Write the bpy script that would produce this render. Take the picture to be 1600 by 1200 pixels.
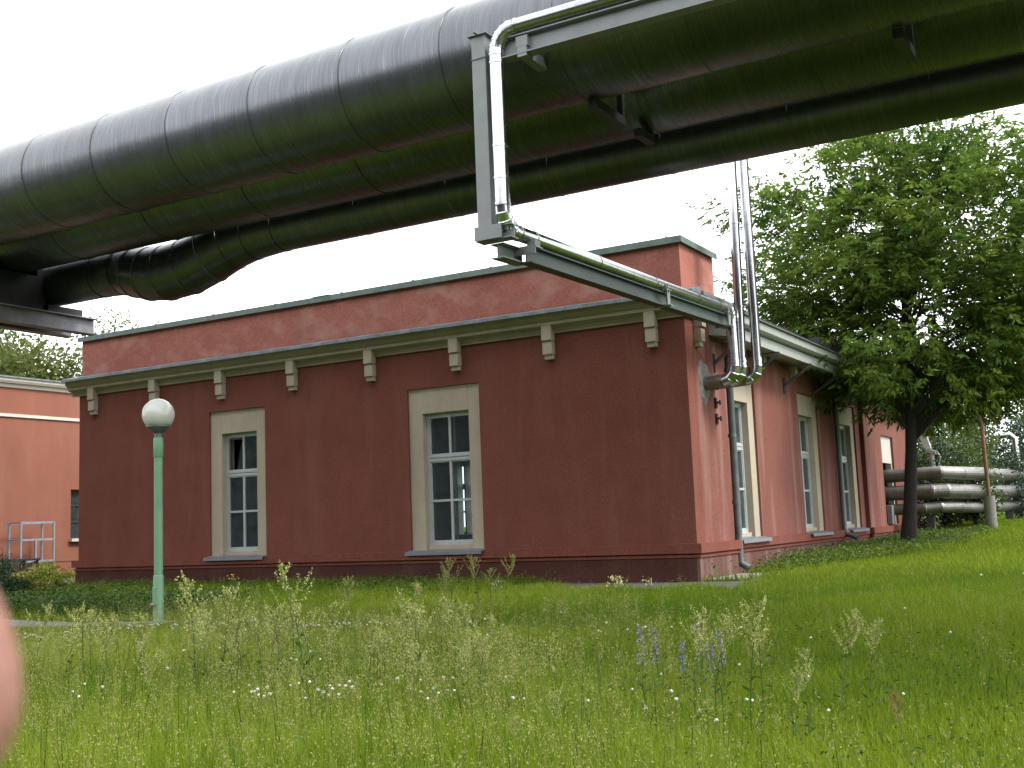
import bpy, bmesh, math, random
import numpy as np
from mathutils import Vector, Matrix
R = math.radians
for o in list(bpy.data.objects): bpy.data.objects.remove(o)
scene = bpy.context.scene
col = scene.collection
random.seed(7); rng = np.random.default_rng(7)

# ------------------------------------------------------------------ camera, sky, sun, exposure
CAM = Vector((6.35058, -16.48185, 0.96))
FW = Vector((-0.49442066, 0.86047396, 0.12301538))
RT = Vector((0.86395652, 0.50203392, -0.03925654))
UP = Vector((0.09553712, -0.0868707, 0.99162802))
cam = bpy.data.cameras.new('camera'); camo = bpy.data.objects.new('camera', cam); col.objects.link(camo)
m = Matrix((RT, UP, -FW)).transposed().to_4x4(); m.translation = CAM
camo.matrix_world = m
cam.sensor_width = 36; cam.lens = 1784.47 / 1600 * 36
cam.clip_start = 0.01; cam.clip_end = 2000
cam.dof.use_dof = True; cam.dof.focus_distance = 16; cam.dof.aperture_fstop = 42
scene.camera = camo

SUN_EL, SUN_AZ = R(50), R(80)          # azimuth clockwise from +Y
world = bpy.data.worlds.new('World'); scene.world = world; world.use_nodes = True
nt = world.node_tree; nt.nodes.clear()
sky = nt.nodes.new('ShaderNodeTexSky'); sky.sky_type = 'NISHITA'; sky.sun_disc = False
sky.sun_elevation = SUN_EL; sky.sun_rotation = SUN_AZ; sky.dust_density = 4
hs = nt.nodes.new('ShaderNodeHueSaturation'); hs.inputs['Saturation'].default_value = .25
mx = nt.nodes.new('ShaderNodeMix'); mx.data_type = 'RGBA'; mx.inputs[0].default_value = .72
mx.inputs[7].default_value = (12.8, 13.0, 13.4, 1)          # bright even cloud cover
bg = nt.nodes.new('ShaderNodeBackground'); bg.inputs['Strength'].default_value = .1
wo = nt.nodes.new('ShaderNodeOutputWorld')
nt.links.new(sky.outputs[0], hs.inputs['Color']); nt.links.new(hs.outputs[0], mx.inputs[6])
nt.links.new(mx.outputs[2], bg.inputs['Color']); nt.links.new(bg.outputs[0], wo.inputs[0])
sl = bpy.data.lights.new('sun', 'SUN'); sl.energy = 1.5; sl.angle = R(14); sl.color = (1, .96, .9)
so = bpy.data.objects.new('sun', sl); col.objects.link(so)
sd = Vector((math.sin(SUN_AZ) * math.cos(SUN_EL), math.cos(SUN_AZ) * math.cos(SUN_EL), math.sin(SUN_EL)))
so.rotation_euler = sd.to_track_quat('Z', 'Y').to_euler(); so.location = (20, 0, 30)
scene.render.engine = 'CYCLES'
scene.view_settings.view_transform = 'Standard'; scene.view_settings.look = 'None'
scene.view_settings.exposure = 1.45; scene.view_settings.gamma = 1
scene.cycles.max_bounces = 8; scene.cycles.transparent_max_bounces = 16

# ------------------------------------------------------------------ helpers
ORG = {}
def tag(o, label=None, cat=None, group=None, kind=None):
    if label: o['label'] = label
    if cat: o['category'] = cat
    if group: o['group'] = group
    if kind: o['kind'] = kind
    return o
def thing(name, loc, label, cat, group=None):
    o = bpy.data.objects.new(name, None); col.objects.link(o); o.location = loc
    o.empty_display_size = .2
    ORG[o.name] = Vector(loc)
    return tag(o, label, cat, group)
def link_mesh(name, me, mat, parent=None):
    o = bpy.data.objects.new(name, me); col.objects.link(o)
    if mat is not None: me.materials.append(mat)
    if parent is not None:
        org = ORG.get(parent.name, Vector((0, 0, 0)))
        o.parent = parent
        if org.length: me.transform(Matrix.Translation(-org))
        ORG[o.name] = org
    return o
class MB:
    def __init__(s): s.v = []; s.f = []; s.sm = []
    def add(s, vs, fs, smooth=False):
        n = len(s.v); s.v += [tuple(v) for v in vs]
        s.f += [tuple(i + n for i in f) for f in fs]; s.sm += [smooth] * len(fs); return s
    def box8(s, c):
        return s.add(c, [(0, 1, 3, 2), (4, 6, 7, 5), (0, 4, 5, 1), (2, 3, 7, 6), (0, 2, 6, 4), (1, 5, 7, 3)])
    def box(s, x0, x1, y0, y1, z0, z1):
        return s.box8([(x, y, z) for x in (x0, x1) for y in (y0, y1) for z in (z0, z1)])
    def bx(s, P, a0, a1, d0, d1, z0, z1):
        return s.box8([P(a, d, z) for a in (a0, a1) for d in (d0, d1) for z in (z0, z1)])
    def bar(s, p, q, w, h, up=(0, 0, 1)):
        p = Vector(p); q = Vector(q); t = (q - p).normalized(); u = Vector(up)
        a = t.cross(u)
        if a.length < 1e-3: a = t.cross(Vector((0, 1, 0)))
        a.normalize(); b = a.cross(t)
        return s.box8([e + a * (w / 2 * i) + b * (h / 2 * j) for e in (p, q) for i in (-1, 1) for j in (-1, 1)])
    def ibeam(s, p, q, w, h, t=.014, up=(0, 0, 1)):
        p = Vector(p); q = Vector(q); d = (q - p).normalized(); u = Vector(up); a = d.cross(u).normalized(); b = a.cross(d)
        s.bar(p + b * (h / 2 - t / 2), q + b * (h / 2 - t / 2), w, t, up)
        s.bar(p - b * (h / 2 - t / 2), q - b * (h / 2 - t / 2), w, t, up)
        return s.bar(p, q, t, h - 2 * t, up)
    def tube(s, path, rad, n=20, cap=True, smooth=True):
        path = [Vector(p) for p in path]
        if not hasattr(rad, '__len__'): rad = [rad] * len(path)
        ts = []
        for i in range(len(path)):
            a = path[max(i - 1, 0)]; b = path[min(i + 1, len(path) - 1)]
            d0 = (path[i] - a); d1 = (b - path[i]); t = Vector((0, 0, 0))
            if d0.length > 1e-9: t += d0.normalized()
            if d1.length > 1e-9: t += d1.normalized()
            ts.append(t.normalized() if t.length > 1e-6 else Vector((1, 0, 0)))
        u = Vector((0, 0, 1)) if abs(ts[0].z) < .9 else Vector((0, 1, 0))
        vs = []; fs = []
        for i, p in enumerate(path):
            t = ts[i]; u = (u - t * u.dot(t)).normalized(); w = t.cross(u)
            for k in range(n):
                a = 2 * math.pi * k / n
                vs.append(p + (u * math.cos(a) + w * math.sin(a)) * rad[i])
        for i in range(len(path) - 1):
            for k in range(n):
                k2 = (k + 1) % n
                fs.append((i * n + k, i * n + k2, (i + 1) * n + k2, (i + 1) * n + k))
        s.add(vs, fs, smooth)
        if cap:
            s.f += [tuple(len(s.v) - len(vs) + k for k in range(n))[::-1], tuple(len(s.v) - n + k for k in range(n))]
            s.sm += [False, False]
        return s
    def lathe(s, c, prof, n=28):
        vs = []; fs = []
        for r, z in prof:
            for k in range(n):
                a = 2 * math.pi * k / n; vs.append((c[0] + r * math.cos(a), c[1] + r * math.sin(a), c[2] + z))
        for i in range(len(prof) - 1):
            for k in range(n):
                k2 = (k + 1) % n; fs.append((i * n + k, i * n + k2, (i + 1) * n + k2, (i + 1) * n + k))
        return s.add(vs, fs, True)
    def prism_x(s, prof, x0, x1):
        n = len(prof); vs = [(x, y, z) for x in (x0, x1) for y, z in prof]
        fs = [tuple(range(n))[::-1], tuple(range(n, 2 * n))] + [(i, (i + 1) % n, n + (i + 1) % n, n + i) for i in range(n)]
        return s.add(vs, fs)
    def prism_y(s, prof, y0, y1):
        n = len(prof); vs = [(x, y, z) for y in (y0, y1) for x, z in prof]
        fs = [tuple(range(n))[::-1], tuple(range(n, 2 * n))] + [(i, (i + 1) % n, n + (i + 1) % n, n + i) for i in range(n)]
        return s.add(vs, fs)
    def build(s, name, mat, parent=None, bevel=0, angle=35):
        me = bpy.data.meshes.new(name); me.from_pydata(s.v, [], s.f)
        me.polygons.foreach_set('use_smooth', s.sm)
        bm = bmesh.new(); bm.from_mesh(me)
        bmesh.ops.recalc_face_normals(bm, faces=bm.faces)
        bm.to_mesh(me); bm.free()
        if any(s.sm): me.set_sharp_from_angle(angle=R(angle))
        o = link_mesh(name, me, mat, parent)
        if bevel:
            b = o.modifiers.new('bevel', 'BEVEL'); b.width = bevel; b.segments = 2; b.limit_method = 'ANGLE'
        return o
def np_mesh(name, verts, faces, mat, parent=None, tint=None, smooth=False):
    verts = np.asarray(verts, np.float32).reshape(-1, 3); faces = np.asarray(faces, np.int32)
    me = bpy.data.meshes.new(name); k = faces.shape[1]
    me.vertices.add(len(verts)); me.vertices.foreach_set('co', verts.ravel())
    me.loops.add(faces.size); me.loops.foreach_set('vertex_index', faces.ravel())
    me.polygons.add(len(faces)); me.polygons.foreach_set('loop_start', np.arange(len(faces), dtype=np.int32) * k)
    me.polygons.foreach_set('loop_total', np.full(len(faces), k, np.int32))
    if smooth: me.polygons.foreach_set('use_smooth', np.ones(len(faces), bool))
    if tint is not None:
        a = me.attributes.new('tint', 'FLOAT', 'POINT'); a.data.foreach_set('value', np.asarray(tint, np.float32))
    me.update(calc_edges=True)
    return link_mesh(name, me, mat, parent)
def dup(root, loc, rz=0, sc=1, label=None, group=None):
    r = root.copy(); col.objects.link(r); r.location = loc; r.rotation_euler = (0, 0, rz); r.scale = (sc,) * 3
    if label: r['label'] = label
    if group: r['group'] = group
    for ch in list(root.children):
        c = ch.copy(); col.objects.link(c); c.parent = r
        for g in ch.children:
            d = g.copy(); col.objects.link(d); d.parent = c
    return r

# ------------------------------------------------------------------ materials
class NT:
    def __init__(s, name):
        s.m = bpy.data.materials.new(name); s.m.use_nodes = True; s.t = s.m.node_tree
        s.b = s.t.nodes['Principled BSDF']; s.out = s.t.nodes['Material Output']
        s.co = s.t.nodes.new('ShaderNodeTexCoord').outputs['Object']
    def n(s, kind, **kw):
        x = s.t.nodes.new(kind)
        for k, v in kw.items(): setattr(x, k, v)
        return x
    def l(s, a, b): s.t.links.new(a, b)
    def noise(s, scale, detail=4, rough=.55, stretch=(1, 1, 1), off=0):
        mp = s.n('ShaderNodeMapping'); mp.inputs['Scale'].default_value = stretch; mp.inputs['Location'].default_value = (off, off * .7, off * .3)
        s.l(s.co, mp.inputs[0]); t = s.n('ShaderNodeTexNoise'); s.l(mp.outputs[0], t.inputs['Vector'])
        t.inputs['Scale'].default_value = scale; t.inputs['Detail'].default_value = detail; t.inputs['Roughness'].default_value = rough
        return t.outputs['Fac']
    def ramp(s, fac, stops):
        r = s.n('ShaderNodeValToRGB'); s.l(fac, r.inputs[0]); e = r.color_ramp.elements
        while len(e) < len(stops): e.new(.5)
        for x, (p, c) in zip(e, stops):
            x.position = p; x.color = (c if hasattr(c, '__len__') else (c, c, c)) + ((1,) if not hasattr(c, '__len__') or len(c) == 3 else ())
        return r.outputs[0]
    def mix(s, fac, a, b, mode='MIX'):
        x = s.n('ShaderNodeMix', data_type='RGBA', blend_type=mode)
        for sock, v in ((x.inputs[0], fac), (x.inputs[6], a), (x.inputs[7], b)):
            if hasattr(v, 'links'): s.l(v, sock)
            elif hasattr(v, '__len__'): sock.default_value = tuple(v) + (1,)
            else: sock.default_value = v
        return x.outputs[2]
    def bump(s, h, strength=.3, dist=.01):
        x = s.n('ShaderNodeBump'); x.inputs['Strength'].default_value = strength; x.inputs['Distance'].default_value = dist
        s.l(h, x.inputs['Height']); s.l(x.outputs[0], s.b.inputs['Normal'])
    def set(s, color=None, rough=None, metal=None, spec=None):
        for k, v in (('Base Color', color), ('Roughness', rough), ('Metallic', metal), ('Specular IOR Level', spec)):
            if v is None: continue
            if hasattr(v, 'links'): s.l(v, s.b.inputs[k])
            else: s.b.inputs[k].default_value = tuple(v) + (1,) if hasattr(v, '__len__') else v
        return s

KA = .64      # all paints and plants share this reflectance scale, set with the exposure
def sc_(c, k=None): return tuple(x * (KA if k is None else k) for x in c)
def stucco(name, c, c2, pale, pale_amt, bumps=.5, st=(2.6, 2.6, .25), speck=.75):
    c, c2, pale = sc_(c), sc_(c2), sc_(pale); t = NT(name)
    col_ = t.mix(t.ramp(t.noise(1.3, 6, .65), [(.35, 0.), (.7, 1.)]), c, c2)
    col_ = t.mix(t.ramp(t.noise(34, 4, .75), [(.38, .0), (.62, speck)]), col_, tuple(x * .52 for x in c))
    streak = t.ramp(t.noise(1.0, 5, .6, st, 3), [(.50, 0.), (.78, pale_amt)])
    col_ = t.mix(streak, col_, pale)
    dk = t.ramp(t.noise(.55, 7, .7, (1.6, 1.6, .7), 21), [(.48, 0.), (.72, .55)])
    col_ = t.mix(dk, col_, tuple(x * .62 for x in c))
    t.set(col_, .93, 0, .15)
    h = t.noise(95, 3, .6); t.bump(h, bumps, .012)
    return t.m
WALLC = (.345, .118, .086)
M = {}
M['stucco'] = stucco('red_stucco', WALLC, (.265, .088, .066), (.35, .18, .145), .34)
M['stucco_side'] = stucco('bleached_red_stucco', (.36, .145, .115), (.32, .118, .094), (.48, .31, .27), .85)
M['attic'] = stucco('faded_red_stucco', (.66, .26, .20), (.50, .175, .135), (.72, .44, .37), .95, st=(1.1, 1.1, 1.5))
M['plinth'] = stucco('plinth_stucco', (.26, .125, .105), (.20, .10, .085), (.38, .31, .28), .9)
M['plinth_dark'] = stucco('dark_plinth_stucco', (.17, .066, .054), (.12, .048, .04), (.21, .12, .10), .5)  # front plinth, a darker brown than the right side plinth
M['orange'] = stucco('orange_stucco', (.385, .158, .105), (.35, .14, .092), (.42, .22, .16), .4, .3, speck=.35)
M['cream'] = stucco('cream_stucco', (.68, .59, .46), (.60, .51, .40), (.45, .39, .31), .5, .35, speck=.2)
def plain(name, c, rough=.6, metal=0, var=.25, nsc=9, bump=0.0):
    c = sc_(c); t = NT(name)
    t.set(t.mix(t.ramp(t.noise(nsc, 5, .6), [(.35, 0.), (.7, 1.)]), c, tuple(x * (1 - var) for x in c)), rough, metal)
    if bump: t.bump(t.noise(60, 3), bump, .006)
    return t.m
M['white_paint'] = plain('white_window_paint', (.62, .67, .66), .5, var=.15)
M['trim_white'] = plain('off_white_trim', (.72, .68, .58), .7, var=.12)
M['gutter'] = plain('pale_green_gutter_paint', (.60, .64, .60), .45, var=.18)
M['zinc'] = plain('weathered_zinc_sheet', (.26, .30, .32), .5, .35, .5, 5)
M['coping'] = plain('green_grey_coping_sheet', (.24, .31, .28), .5, .3, .35, 5)
M['sill'] = plain('blue_grey_sill_sheet', (.30, .33, .37), .45, .2, .2, 6)
M['drain'] = plain('grey_downpipe_sheet', (.22, .24, .25), .45, .4, .35, 6)
M['steel_grey'] = plain('grey_steel_paint', (.31, .34, .34), .45, .1, .15, 6)
M['steel_dark'] = plain('dark_weathered_steel', (.05, .055, .06), .55, .3, .4, 7)
M['beam_pale'] = plain('grey_galvanised_beam', (.36, .36, .40), .5, .4, .4, 4)
M['lamp_green'] = plain('light_green_post_paint', (.23, .46, .27), .45, var=.15, nsc=5)
M['collar'] = plain('lamp_collar_plastic', (.16, .20, .19), .4, var=.1)
M['frame_grey'] = plain('grey_tube_paint', (.42, .45, .52), .5, .2, .2)
M['rust'] = plain('rusty_post_steel', (.30, .15, .075), .8, 0, .45, 6)
M['rust_dark'] = plain('dark_rusted_iron', (.10, .03, .022), .85, 0, .4, 12)
M['concrete'] = plain('worn_concrete', (.33, .32, .28), .9, 0, .35, 4, .3)
M['dark_conc'] = plain('damp_concrete', (.12, .115, .10), .9, 0, .5, 3, .3)
M['asphalt'] = plain('reflection_dark_asphalt', (.04, .04, .043), .9, 0, .3, 5, .3)  # dark tone set for the added surface that the pipes mirror
M['path'] = plain('grey_gravel_path', (.30, .29, .28), .95, 0, .35, 14, .6)
M['roof'] = plain('dark_roof_felt', (.06, .06, .065), .9, 0, .3)
M['inner'] = plain('shade_dark_interior', (.06, .06, .058), .9, 0, .2)  # the shade of the rooms is put into this dark colour
M['mortar'] = plain('grey_mortar_patch', (.34, .32, .28), .95, 0, .4, 10, .5)
M['stone'] = plain('pale_rubble', (.42, .40, .38), .9, 0, .4, 3, .3)
M['brown_wood'] = plain('bare_brown_window_wood', (.17, .10, .055), .7, 0, .3)

def cladding(name, c, rough, along='X', tone=True, bumps=.12, seam=1.45, off=.41, dent=.04, lengthways=False):
    c = sc_(c, 1 if lengthways else KA); t = NT(name); ax = {'X': 0, 'Y': 1, 'Z': 2}[along]
    st = [.6, .6, .6]; st[ax] = 34
    if lengthways: st = [14, 14, 14]; st[ax] = .5
    st2 = [.9, .9, .9]; st2[ax] = 5
    fine = t.noise(2.2, 5, .7, tuple(st)); broad = t.noise(1.4, 3, .6, tuple(st2), 5)
    cc = t.mix(t.ramp(fine, [(.32, 0.), (.68, 1.)]), c, tuple(x * .55 for x in c))
    cc = t.mix(t.ramp(broad, [(.40, 0.), (.70, .6)]), cc, tuple(x * .5 for x in c))
    if not lengthways:
        st3 = [.8, .8, .8]; st3[ax] = 16
        cc = t.mix(t.ramp(t.noise(2.0, 4, .7, tuple(st3), 11), [(.60, 0.), (.74, .5)]), cc, tuple(min(1, x * 1.9) for x in c))
    if tone:
        sp = t.n('ShaderNodeSeparateXYZ'); t.l(t.co, sp.inputs[0])
        a = t.n('ShaderNodeMath', operation='ADD'); t.l(sp.outputs[ax], a.inputs[0]); a.inputs[1].default_value = off
        d = t.n('ShaderNodeMath', operation='DIVIDE'); t.l(a.outputs[0], d.inputs[0]); d.inputs[1].default_value = seam
        f = t.n('ShaderNodeMath', operation='FLOOR'); t.l(d.outputs[0], f.inputs[0])
        w = t.n('ShaderNodeTexWhiteNoise', noise_dimensions='1D'); t.l(f.outputs[0], w.inputs['W'])
        cc = t.mix(t.ramp(w.outputs['Value'], [(0, 0.), (1, .6)]), cc, tuple(x * .5 for x in c))
    rr = t.n('ShaderNodeMapRange'); t.l(fine, rr.inputs[0]); rr.inputs[3].default_value = rough - .09; rr.inputs[4].default_value = rough + .14
    t.set(cc, rr.outputs[0], 1.0 if lengthways else .8)
    h = t.n('ShaderNodeMath', operation='ADD'); t.l(fine, h.inputs[0])
    k = t.n('ShaderNodeMath', operation='MULTIPLY'); t.l(t.noise(1.1, 2, .5), k.inputs[0]); k.inputs[1].default_value = dent * 100; t.l(k.outputs[0], h.inputs[1])
    t.bump(h.outputs[0], bumps, .01)
    return t.m
M['clad'] = cladding('weathered_aluminium_cladding', (.275, .295, .315), .26, bumps=.25)
M['clad_low'] = cladding('dull_aluminium_cladding', (.26, .27, .29), .30, bumps=.25, seam=2.0, off=.1)
M['shiny_z'] = cladding('bright_sheet_cladding_upright', (.66, .68, .70), .18, 'Z', False, .012, dent=.03, lengthways=True)
M['shiny_y'] = cladding('bright_sheet_cladding_level', (.52, .54, .53), .2, 'Y', False, .012, dent=.03, lengthways=True)
M['old_clad'] = cladding('tarnished_pipe_cladding', (.46, .45, .42), .42, 'X', True, .3, seam=1.1)

def glass(name, tint=(.75, .82, .80), refl=1.0):
    t = NT(name); t.t.nodes.remove(t.b)
    f = t.n('ShaderNodeFresnel'); f.inputs[0].default_value = 1.5
    tr = t.n('ShaderNodeBsdfTransparent'); tr.inputs[0].default_value = tint + (1,)
    g = t.n('ShaderNodeBsdfGlossy'); g.inputs['Roughness'].default_value = .03
    mxs = t.n('ShaderNodeMixShader'); t.l(f.outputs[0], mxs.inputs[0]); t.l(tr.outputs[0], mxs.inputs[1]); t.l(g.outputs[0], mxs.inputs[2])
    df = t.n('ShaderNodeBsdfDiffuse'); df.inputs[0].default_value = (.30, .36, .40, 1)      # uneven blue-grey diffuse film
    m2 = t.n('ShaderNodeMixShader'); t.l(t.ramp(t.noise(5, 5, .7), [(.3, .03), (.75, .14)]), m2.inputs[0]); t.l(mxs.outputs[0], m2.inputs[1]); t.l(df.outputs[0], m2.inputs[2])
    t.l(m2.outputs[0], t.out.inputs[0]); return t.m
M['glass'] = glass('window_glass')

def leafmat(name, dark, light, trans=.35, rough=.5, spec=.3):
    dark, light = sc_(dark), sc_(light); t = NT(name)
    at = t.n('ShaderNodeAttribute', attribute_name='tint')
    c = t.ramp(at.outputs['Fac'], [(0, dark), (1, light)])
    t.set(c, rough, 0, spec)
    tl = t.n('ShaderNodeBsdfTranslucent'); t.l(c, tl.inputs[0])
    mxs = t.n('ShaderNodeMixShader'); mxs.inputs[0].default_value = trans
    t.l(t.b.outputs[0], mxs.inputs[1]); t.l(tl.outputs[0], mxs.inputs[2]); t.l(mxs.outputs[0], t.out.inputs[0])
    return t.m
M['ash_leaf'] = leafmat('ash_leaf', (.042, .105, .018), (.27, .40, .06), .48, .6, .12)
M['yellow_leaf'] = leafmat('light_yellow_green_leaf', (.09, .13, .03), (.20, .24, .06), .4)
M['dark_leaf'] = leafmat('dark_conifer_needle', (.018, .045, .022), (.045, .09, .035), .2)
M['mid_leaf'] = leafmat('mid_green_leaf', (.05, .10, .02), (.14, .20, .04), .35)
M['blue_leaf'] = leafmat('blue_green_needle', (.03, .06, .05), (.07, .11, .09), .25)
M['lime_leaf'] = leafmat('lime_yellow_leaf', (.20, .26, .04), (.42, .45, .08), .35)
M['grass'] = leafmat('grass_blade', (.085, .20, .010), (.36, .47, .032), .42, .6, .2)
M['weed_leaf'] = leafmat('weed_leaf', (.04, .10, .018), (.12, .20, .035), .35)
M['seed'] = leafmat('dry_grass_seed', (.26, .30, .07), (.52, .50, .17), .4)
M['sorrel'] = leafmat('pale_green_sorrel_head', (.32, .38, .10), (.58, .60, .21), .35)
M['sorrel_red'] = leafmat('rusty_sorrel_head', (.30, .17, .07), (.42, .26, .11), .35)
M['stem'] = plain('green_weed_stem', (.06, .11, .02), .6, 0, .2)
M['bark'] = plain('dark_ash_bark', (.035, .028, .022), .95, 0, .5, 18, .8)
M['petal'] = plain('white_clover_petal', (.75, .74, .66), .7, 0, .1)
M['violet'] = plain('violet_blue_petal', (.30, .25, .66), .6, 0, .2)
M['yellow_petal'] = plain('pale_yellow_petal', (.62, .60, .28), .7, 0, .2)
M['gold_petal'] = plain('golden_petal', (.8, .55, .03), .6, 0, .1)
M['curtain'] = plain('white_curtain_cloth', (.75, .75, .73), .9, 0, .1)
t = NT('opal_glass_globe'); t.set((.52, .54, .50), .12, 0, .5); t.b.inputs['Subsurface Weight'].default_value = .25; t.b.inputs['Subsurface Radius'].default_value = (.05,) * 3
M['globe'] = t.m
t = NT('skin'); t.set(t.mix(t.ramp(t.noise(300, 4), [(.3, 0.), (.7, 1.)]), (.27, .14, .11), (.22, .11, .09)), .5, 0, .3)
t.b.inputs['Subsurface Weight'].default_value = .3; t.b.inputs['Subsurface Radius'].default_value = (.004, .0015, .001); M['skin'] = t.m
M['nail'] = plain('finger_nail', (.66, .40, .34), .3, 0, .05, 200)
# ground soil under the grass
t = NT('grassy_soil')
c1 = t.mix(t.ramp(t.noise(.6, 6, .6), [(.35, 0.), (.65, 1.)]), (.05, .10, .009), (.085, .12, .014))
c1 = t.mix(t.ramp(t.noise(9, 5, .7), [(.4, 0.), (.7, .8)]), c1, (.035, .055, .012))
t.set(c1, .95, 0, .1); t.bump(t.noise(25, 5, .7), .8, .05); M['ground'] = t.m

# ------------------------------------------------------------------ ground
GY = [-400, -60, -16, -9.5, -4.5, -1, 0, 4, 13, 20, 45, 90, 400]
GZ = [-.7, -.6, -.55, -.5, -.25, -.04, 0, .03, .15, .35, .85, 1.0, 1.2]
def zg(x, y):
    x = np.asarray(x, float); y = np.asarray(y, float)
    z = np.interp(y, GY, GZ)
    z = z + .14 * np.clip((-14.6 - x) / 3, 0, 1) * np.clip((y + 3) / 3, 0, 1) * np.clip((12 - y) / 8, 0, 1)
    near = np.clip(1 - np.hypot(x - 2, y + 6) / 30, 0, 1)
    clear = np.clip((-y - 1.2) / 2, 0, 1)
    z = z + near * clear * (.025 * np.sin(x * 1.3 + y * .7) + .02 * np.sin(y * 1.9 - x * .8))
    # low bank beside the right wall
    z = z + .06 * np.clip((x - .3) / .5, 0, 1) * np.clip((4.3 - x) / .8, 0, 1) * np.clip((y + .2) / 1.5, 0, 1) * np.clip((16 - y) / 4, 0, 1)
    z = z + .26 * np.exp(-((x - 4.2) ** 2 + (y - 17.5) ** 2) / 14)
    return z
def zg1(x, y): return float(zg(x, y))
gx = np.unique(np.concatenate([np.linspace(-600, -40, 12), np.linspace(-40, 40, 161), np.linspace(40, 600, 12)]))
gy = np.unique(np.concatenate([np.linspace(-400, -30, 8), np.linspace(-30, 30, 141), np.linspace(30, 120, 30), np.linspace(120, 1500, 12)]))
GX, GYY = np.meshgrid(gx, gy); V = np.stack([GX, GYY, zg(GX, GYY)], -1).reshape(-1, 3)
nx = len(gx); ii = np.arange(nx - 1)[None, :] + nx * np.arange(len(gy) - 1)[:, None]; ii = ii.ravel()
tag(np_mesh('ground', V, np.stack([ii, ii + 1, ii + 1 + nx, ii + nx], 1), M['ground'], smooth=True), kind='structure')
def sheet(name, poly, lift, mat, nsub=24):
    # a polygon strip p0-p1 (near edge) to p3-p2 (far edge) laid on the terrain
    p0, p1, p2, p3 = [np.array(p, float) for p in poly]; vs = []; fs = []
    for j in range(nsub + 1):
        for i in range(nsub + 1):
            a = i / nsub; b = j / nsub
            p = (p0 * (1 - a) + p1 * a) * (1 - b) + (p3 * (1 - a) + p2 * a) * b
            vs.append((p[0], p[1], zg1(*p) + lift))
    for j in range(nsub):
        for i in range(nsub):
            k = j * (nsub + 1) + i; fs.append((k, k + 1, k + nsub + 2, k + nsub + 1))
    mb = MB(); mb.add(vs, fs, True)
    return tag(mb.build(name, mat), kind='structure')
sheet('pavement', [(-4.2, -.85), (.95, -1.05), (.95, -.02), (-4.2, -.02)], .014, M['dark_conc'])
sheet('path', [(-30, -5.3), (-5.7, -5.35), (-6.3, -4.35), (-30, -4.3)], .012, M['path'])
sheet('gravel_path', [(-16.9, -1.5), (-14.2, -1.2), (-14.2, 12), (-17.0, 12)], .014, M['path'])

# ------------------------------------------------------------------ red stucco building
B = thing('stucco_building', (-6.9, 3, 0), 'red stucco one storey industrial building with cream cornice brackets and tall windows behind the lamp', 'building')
L = 13.84
PF = lambda a, d, z: (a, d, z)                    # front wall: along x, inward +y
PR = lambda a, d, z: (-.1 - d, a, z)              # right wall: along y, inward -x
PBk = lambda a, d, z: (a, 6.0 - d, z)
PL = lambda a, d, z: (-L + d, a, z)
PW = lambda a, d, z: (-6.0 + d, a, z)
def wall(mb, P, a0, a1, z0, z1, th, holes):
    A = sorted({a0, a1, *[h[0] for h in holes], *[h[1] for h in holes]}); Z = sorted({z0, z1, *[h[2] for h in holes], *[h[3] for h in holes]})
    def inh(a, z): return any(h[0] < a < h[1] and h[2] < z < h[3] for h in holes)
    for i in range(len(A) - 1):
        for j in range(len(Z) - 1):
            if inh((A[i] + A[i + 1]) / 2, (Z[j] + Z[j + 1]) / 2): continue
            mb.bx(P, A[i], A[i + 1], 0, th, Z[j], Z[j + 1])
ZS, ZT = .595, 3.41
FWIN = [(-10.05, -8.60), (-5.27, -3.78)]
RWIN = [(2.03, 3.50), (6.25, 7.72), (9.45, 10.92)]
mb = MB(); wall(mb, PF, -L, 0, -.3, 4.3, .35, [(a, b, ZS, ZT) for a, b in FWIN])
def clean(mb):   # weld the cells and drop the doubled inner faces so the sheet is continuous
    bm = bmesh.new(); vs = [bm.verts.new(v) for v in mb.v]
    for f in mb.f: bm.faces.new([vs[i] for i in f])
    bmesh.ops.remove_doubles(bm, verts=bm.verts, dist=1e-5)
    seen = {}
    for f in bm.faces: seen.setdefault(tuple(sorted(v.index for v in f.verts)), []).append(f)
    bm.verts.index_update(); seen = {}
    for f in list(bm.faces): seen.setdefault(tuple(sorted(v.index for v in f.verts)), []).append(f)
    bmesh.ops.delete(bm, geom=[f for fs in seen.values() if len(fs) > 1 for f in fs], context='FACES')
    bm.verts.index_update()
    out = MB(); out.v = [tuple(v.co) for v in bm.verts]; out.f = [tuple(v.index for v in f.verts) for f in bm.faces]; out.sm = [False] * len(out.f)
    bm.free(); return out
front = clean(mb).build('front_wall', M['stucco'], B)
mb = MB(); wall(mb, PR, .352, 18, -.3, 4.15, .35, [(a, b, ZS, ZT) for a, b in RWIN] + [(13.6, 15.0, .62, 2.9)])
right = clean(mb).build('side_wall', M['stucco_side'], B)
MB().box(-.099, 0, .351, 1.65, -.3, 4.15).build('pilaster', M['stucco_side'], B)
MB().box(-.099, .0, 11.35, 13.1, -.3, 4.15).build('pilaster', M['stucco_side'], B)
MB().box(-L + .301, -L + .32, .36, 5.69, -.04, 4.3).box(-L + .32, -10.4, .351, .37, -.04, 4.3).box(-8.3, -5.5, .351, .37, -.04, 4.3).box(-3.5, -.46, .351, .37, -.04, 4.3).build('darkening_lining', M['inner'], B)  # dark panels added inside so the rooms look unlit through the panes
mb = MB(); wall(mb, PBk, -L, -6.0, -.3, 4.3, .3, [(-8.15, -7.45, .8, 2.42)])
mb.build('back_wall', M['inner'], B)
mb = MB(); wall(mb, PL, .352, 5.7, -.3, 4.3, .3, []); mb.build('end_wall', M['stucco'], B)
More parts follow.
